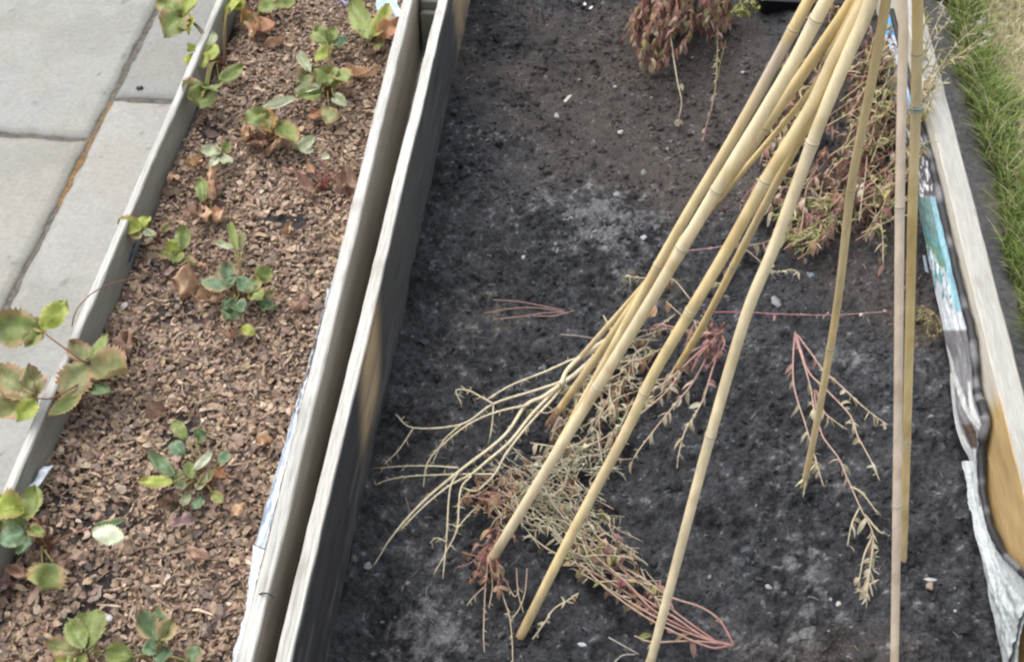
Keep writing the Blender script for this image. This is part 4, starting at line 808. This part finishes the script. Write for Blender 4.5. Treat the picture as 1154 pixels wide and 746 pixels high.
# white crumpled sheet hanging in front at the bottom right
wt = [atx(u, v, .548) for u, v in [(1100, 520), (1108, 570), (1118, 600), (1130, 624), (1146, 648), (1166, 670)]]
wb = [ats(u, v, .008) for u, v in [(1107, 524), (1107, 565), (1108, 600), (1110, 640), (1119, 680), (1132, 715), (1150, 770)]]
for b_ in wb: b_[0] = min(b_[0], .535)
sheet('crumpled_white_sheet', wt, wb, lambda s, t, p: tuple(np.array((.46, .49, .50))*(1-.30*float(sstep(.60, .75, fbm(p[1], t*.2, 60, 2, 311))))), bag, 260, 34, .0042, 34, 17, .007)
t = tag(sheet('plastic_scrap', [ats(1040, 288, .03), ats(1043, 306, .03)], [ats(1043, 288, .008), ats(1047, 308, .008)], lambda s, t, p: (.6, .63, .72), None, 12, 4, .001), 'small white plastic scrap on the soil behind the yellow upright cane', 'plastic scrap', 'scraps of plastic')
# liner in the strawberry bed
bag2 = thing('plastic_liner', 'white and blue plastic liner bulging up between the mulch and the bed board', 'plastic liner', (-.37, .8, ZM))
def liner(lpx, cfun, name, dx=.0, seed=0, z1=.176):
    # the right edge runs along the board's inner edge, the left edge bulges over the chips
    top = [np.array([-.3595-.008*(at(u, v, z1)[1]-1.2), at(u, v, z1)[1]-.004, z1-.004]) for u, v in lpx]; bt = [at(u, v, ZM+.030) for u, v in lpx]
    for a_, b_ in zip(top, bt): b_[0] = min(b_[0], a_[0]-.004)
    return sheet(name, top, bt, cfun, bag2, 90, 10, .0022, 60, seed, .002)
def cl1(s, t, p):
    n_ = float(fbm(p[1], t*.3, 40, 3, 321)); c = mix((.50, .54, .60), (.20, .26, .34), float(sstep(.45, .6, n_)))
    if s < .55: c = mix(c, (.06, .06, .065), float(sstep(.50, .54, n_+.1*(1-s))))
    if t > .85: c = (.42, .42, .44)
    return c
liner([(384, 314), (376, 330), (363, 372), (350, 410), (340, 440), (330, 470), (322, 500), (312, 532), (300, 570), (292, 600), (288, 612)], cl1, 'blue_grey_sheet', 0, 3)
liner([(285, 613), (283, 640), (281, 668), (281, 690), (276, 702), (268, 730), (262, 756)], lambda s, t, p: mix((.55, .58, .63), (.40, .43, .47), float(sstep(.5, .65, fbm(p[1], t*.3, 50, 2, 5)))), 'white_sheet', 0, 5)
def scrap(px, cols, label, h=.02, seed=0, wpx=14):
    top = [at(u+wpx/2, v-3, ZM+h+.012) for u, v in px]; bt = [at(u-wpx/2, v+3, ZM+h-.004) for u, v in px]
    o = sheet('plastic_scrap', top, bt, lambda s, t, p: cols[int(len(cols)*float(vnoise(s*6+seed, t*4, seed)))% len(cols)], None, 40, 10, .004, 60, seed, .003)
    return tag(o, label, 'plastic scrap', 'scraps of plastic')
scrap([(438, -8), (436, 6), (440, 16), (446, 26)], [(.55, .62, .68), (.30, .48, .58), (.66, .70, .74)], 'crinkled white and pale blue bag edge by the bed board at the top', .03, 2, 24)
scrap([(376, -6), (388, 0), (398, 6)], [(.10, .12, .22), (.42, .36, .46), (.05, .05, .06)], 'dark blue plastic scrap in the mulch at the top edge', .012, 4, 12)
scrap([(108, 364), (102, 372), (96, 382)], [(.66, .70, .76), (.40, .46, .56), (.05, .05, .06)], 'white plastic scrap wedged by the paving side board above the hanging leaves', .012, 6, 9)
scrap([(54, 528), (44, 542), (36, 552), (26, 566)], [(.66, .70, .76), (.45, .52, .62), (.30, .36, .44)], 'white blue plastic liner edge at the paving side board above the corner plant', .02, 8, 14)
scrap([(152, 276), (147, 288), (143, 300)], [(.10, .14, .26), (.05, .05, .06)], 'dark blue plastic sliver below the yellow green leaf on the board', .004, 9, 6)

# ------------------------------------------------------------------ stones and small things
def pebble(u, v, wpx, hpx, col, label, surf='soil', name='pebble', rough=.25, rot=0):
    bm = bmesh.new(); bmesh.ops.create_icosphere(bm, subdivisions=3, radius=1)
    p = ats(u, v, .0015) if surf == 'soil' else at(u, v, ZM+.006 if surf == 'mulch' else ZP+.003)
    a = px2m(wpx, p)/2*.70; b = px2m(hpx, p)/2*.85; c = min(a, b)*.55; sd_ = random.uniform(0, 99); mb = MB(); V = []
    cr, sr = math.cos(rot), math.sin(rot)
    for q in bm.verts:
        x, y, z = q.co; k = 1+1.5*rough*(vnoise(x*1.7+sd_, y*1.7+z*1.3, 3)-.5)*2+.22*(vnoise(x*4+sd_, y*4-z*3, 5)-.5); x, y = x*k*a, y*k*b
        V.append(p+np.array([x*cr-y*sr, x*sr+y*cr, z*k*c]))
    mb.add(V, [tuple(w_.index for w_ in f.verts) for f in bm.faces], jit(col, .05)); bm.free()
    return tag(mb.build(name, M_STONE), label, 'pebble', 'pebbles and chips on the bed')
WH, GY, BL = (.25, .25, .24), (.27, .275, .28), (.20, .22, .245)
for a in [(695, 219, 12, 8, WH, 'largest white pebble, on black soil where it meets the brown soil'), (644, 246, 6, 6, WH, 'small round white pebble left of the chalky ash patch'), (725, 268, 11, 8, (.36, .38, .40), 'pale grey pebble just left of the thick left cane'),
          (627, 131, 7, 9, (.30, .31, .31), 'grey pebble under the long shell chip'), (653, 90, 5, 4, WH, 'tiny white chip above the long shell chip'), (693, 98, 5, 5, (.38, .37, .35), 'little pale pebble midway between shell chip and hanging red weed'),
          (699, 149, 8, 8, (.42, .41, .39), 'off white pebble on brown soil below the little pale one'), (908, 294, 10, 10, GY, 'grey pebble right of the cream cane, below the maroon heap'), (913, 310, 13, 9, (.20, .24, .26), 'bluish grey pebble just below the grey one right of the cream cane'),
          (874, 341, 16, 16, (.21, .215, .22), 'squarish pale grey stone right of the cream cane'), (656, 726, 13, 6, (.45, .45, .45), 'pale flat stone chip at the bottom between two cane feet'), (414, 637, 15, 10, (.22, .22, .23), 'grey stone at the tip of the bleached plant, by the bed board'),
          (1048, 660, 12, 12, (.30, .24, .18), 'flat tan stone half buried right of the pinkish cane'), (945, 680, 9, 7, (.40, .38, .33), 'cream pebble below the sparse weed'), (936, 675, 5, 5, WH, 'tiny white pebble beside the cream pebble below the sparse weed'),
          (866, 661, 11, 6, (.30, .30, .32), 'grey sliver of stone left of the sparse weed'), (590, 290, 7, 6, (.26, .26, .27), 'dull grey pebble on dark soil left of the ash patch'), (734, 110, 4, 4, WH, 'white speck of stone below the hanging red weed'), (780, 65, 4, 4, WH, 'white speck of stone between the seed heads and the greenish stalk'),
          (837, 82, 6, 5, (.4, .4, .4), 'pale pebble left of the thin greyed cane'), (1076, 688, 5, 4, (.4, .4, .4), 'small grey chip near the crumpled white sheet'), (752, 168, 4, 4, WH, 'white speck just above the thick left cane on brown soil')]:
    pebble(*a[:5], a[5], rot=random.uniform(-.5, .5))
pebble(640, 111, 6, 17, (.50, .49, .45), 'long thin cream shell chip standing out on bare dark soil', rot=-.45, rough=.15)
pebble(1049, 653, 20, 5, (.42, .42, .41), 'thin white rimmed chip lying above the flat tan stone', rough=.12)
pebble(122, 697, 13, 11, (.40, .41, .42), 'grey white pebble in the mulch between the two bottom edge plants', 'mulch')
pebble(140, 345, 9, 12, (.50, .45, .42), 'cream chip near the paving side board, under the runner', 'mulch')
pebble(157, 99, 11, 6, (.06, .065, .055), 'small dark pebble lying on the narrow darker slab', 'slab')
for u, v, w_, h_, r_, lb in [(659, 5, 5, 7, .2, 'small white plastic flake at the top edge of the soil, left one of two'), (666, 9, 4, 9, -.5, 'slim white plastic flake at the top edge of the soil, right one of two')]:
    o = pebble(u, v, w_, h_, (.72, .73, .78), lb, name='plastic_flake', rot=r_, rough=.1); o['category'] = 'plastic flake'; o['group'] = 'plastic flakes'
# black tray at the far end
t = thing('plant_tray', 'black plastic tray edge at the top of the dark soil behind the leaning canes', 'plant tray', (.25, 2.25, 0))
p0 = ats(852, 15); x0, y0 = p0[0], p0[1]; mb = MB()
Wd, Dp, Hh = .30, .22, .055
def rr(x0, x1, y0, y1, r, z, n=5):
    out = []
    for cx, cy, a0 in [(x1-r, y0+r, -PI/2), (x1-r, y1-r, 0), (x0+r, y1-r, PI/2), (x0+r, y0+r, PI)]:
        for k in range(n+1): a = a0+PI/2*k/n; out.append((cx+r*math.cos(a), cy+r*math.sin(a), z))
    return out
rings = [rr(x0+.012, x0+Wd-.012, y0+.012, y0+Dp-.012, .015, .002), rr(x0, x0+Wd, y0, y0+Dp, .02, Hh), rr(x0-.006, x0+Wd+.006, y0-.006, y0+Dp+.006, .022, Hh), rr(x0-.006, x0+Wd+.006, y0-.006, y0+Dp+.006, .022, Hh+.003), rr(x0+.003, x0+Wd-.003, y0+.003, y0+Dp-.003, .018, Hh+.003), rr(x0+.015, x0+Wd-.015, y0+.015, y0+Dp-.015, .013, .006)]
k = len(rings[0]); V = [p for r in rings for p in r]
Fa = [(i*k+j, i*k+(j+1) % k, (i+1)*k+(j+1) % k, (i+1)*k+j) for i in range(5) for j in range(k)]+[tuple(range(5*k, 6*k)), tuple(range(k-1, -1, -1))]
mb.add(V, Fa, (.012, .012, .014)); mb.build('tray_body', M_PLAS, t, False)
# spacer block between the two frames, nail on the board
t = thing('wooden_spacer', 'mossy grey wooden block wedged between the two bed frames at the top', 'wood block', (-.322, 2.0, .08))
yb = at(482, 20, .12)[1]
def boxm(mb, x0, x1, y0, y1, z0, z1, col, e=.003):
    ring = lambda z, d: [(x0+d, y0+d, z), (x1-d, y0+d, z), (x1-d, y1-d, z), (x0+d, y1-d, z)]
    V = ring(z0, 0)+ring(z1-e, 0)+ring(z1, e); mb.add(V, [(0, 3, 2, 1)]+[(i*4+j, i*4+(j+1) % 4, i*4+4+(j+1) % 4, i*4+4+j) for i in (0, 1) for j in range(4)]+[(8, 9, 10, 11)], col)
mb = MB(); boxm(mb, -.338, -.303, yb, yb+.045, -.05, .13, (.20, .21, .17)); mb.build('block', M_WOOD, t, False)
mb = MB(); boxm(mb, -.337, -.304, yb+.010, yb+.16, .132, .150, (.17, .18, .15)); mb.build('cap', M_WOOD, t, False)
t = thing('bent_nail', 'bent dark nail sticking out of the strawberry bed board near the bottom', 'nail', at(300, 668, ZT))
mb = MB(); tube(mb, spline([at(292, 670, ZT-.002), at(296, 668, ZT+.004), at(303, 669, ZT+.006), at(309, 673, ZT+.003)], 5), .0012, (.03, .028, .028), 6); mb.build('shank', M_METAL, t)
mb = MB(); e0 = at(309, 673, ZT+.003); tube(mb, [e0, e0+np.array([.0006, -.0006, -.0006])], .0026, (.05, .04, .04), 8); mb.build('head', M_METAL, t)

# ------------------------------------------------------------------ grass
def grass(n, x0, x1, y0, y1, hmin, hmax):
    xs = RNG.uniform(x0, x1, n); ys = RNG.uniform(y0, y1, n)
    edge_ = .742+.05*(fbm(xs*0+.3, ys, 9, 3, 401)-.5)+.03*(fbm(xs*3, ys, 30, 2, 402)-.5)
    straw = sstep(.30, .62, .8*fbm(xs, ys, 5, 4, 8)+1.1*sstep(.79, .88, xs+.06*(fbm(xs, ys, 12, 3, 9)-.5))*sstep(1.45, 1.75, ys)-.20)
    keep = (xs > edge_) & (RNG.random(n) < .95-.5*straw); xs = xs[keep]; ys = ys[keep]; straw = straw[keep]; n = len(xs); edge_ = edge_[keep]
    a = RNG.uniform(0, 2*PI, n); near = (xs-edge_ < .08)
    h = RNG.uniform(hmin, hmax, n)*(1+.5*near)*(1-.35*straw); ln = RNG.uniform(.3, 1.1, n)*h; w_ = RNG.uniform(.0007, .0015, n)
    a = np.where(near & (RNG.random(n) < .12), PI+RNG.normal(0, .7, n), a)
    col = np.where((RNG.random(n) < .18+.72*straw)[:, None], np.array((.46, .42, .27)), np.array((.16, .235, .055)))*RNG.uniform(.65, 1.35, (n, 1))
    yel = RNG.random(n) < .15; col[yel] = np.array((.28, .30, .10))*RNG.uniform(.8, 1.2, (yel.sum(), 1))
    dx, dy = np.cos(a), np.sin(a); sx, sy = -dy, dx; V = np.zeros((n, 7, 3)); C = np.repeat(col[:, None], 7, 1)
    for k, (t, wk) in enumerate([(0, 1), (.4, .9), (.75, .6)]):
        px_ = xs+dx*ln*t*t; py_ = ys+dy*ln*t*t; pz_ = ZL-.01+h*(t-.25*t*t)
        V[:, 2*k] = np.stack([px_-sx*w_*wk, py_-sy*w_*wk, pz_], 1); V[:, 2*k+1] = np.stack([px_+sx*w_*wk, py_+sy*w_*wk, pz_], 1)
    V[:, 6] = np.stack([xs+dx*ln, ys+dy*ln, ZL-.01+h*.78], 1); C[:, 4:] *= 1.1
    return V, C, n
Vs, Cs = [], []; T = 0
for args in [(52000, .66, 1.25, .9, 2.6, .018, .046), (20000, 1.2, 2.5, -.4, 4.1, .022, .05), (9000, .62, 1.25, -.4, .9, .022, .05), (14000, .62, 1.25, 2.6, 4.1, .022, .05)]:
    V, C, n = grass(*args); Vs.append(V.reshape(-1, 3)); Cs.append(C.reshape(-1, 3)); T += n
b0 = np.arange(T)*7; q4 = np.concatenate([np.stack([b0, b0+1, b0+3, b0+2], 1), np.stack([b0+2, b0+3, b0+5, b0+4], 1)]); t3 = np.stack([b0+4, b0+5, b0+6], 1)
o = mesh_obj('grass', np.concatenate(Vs), q4.tolist()+t3.tolist(), np.concatenate(Cs), M_GRASS); tag(o, kind='stuff')
S.render.resolution_x, S.render.resolution_y = 1024, 661
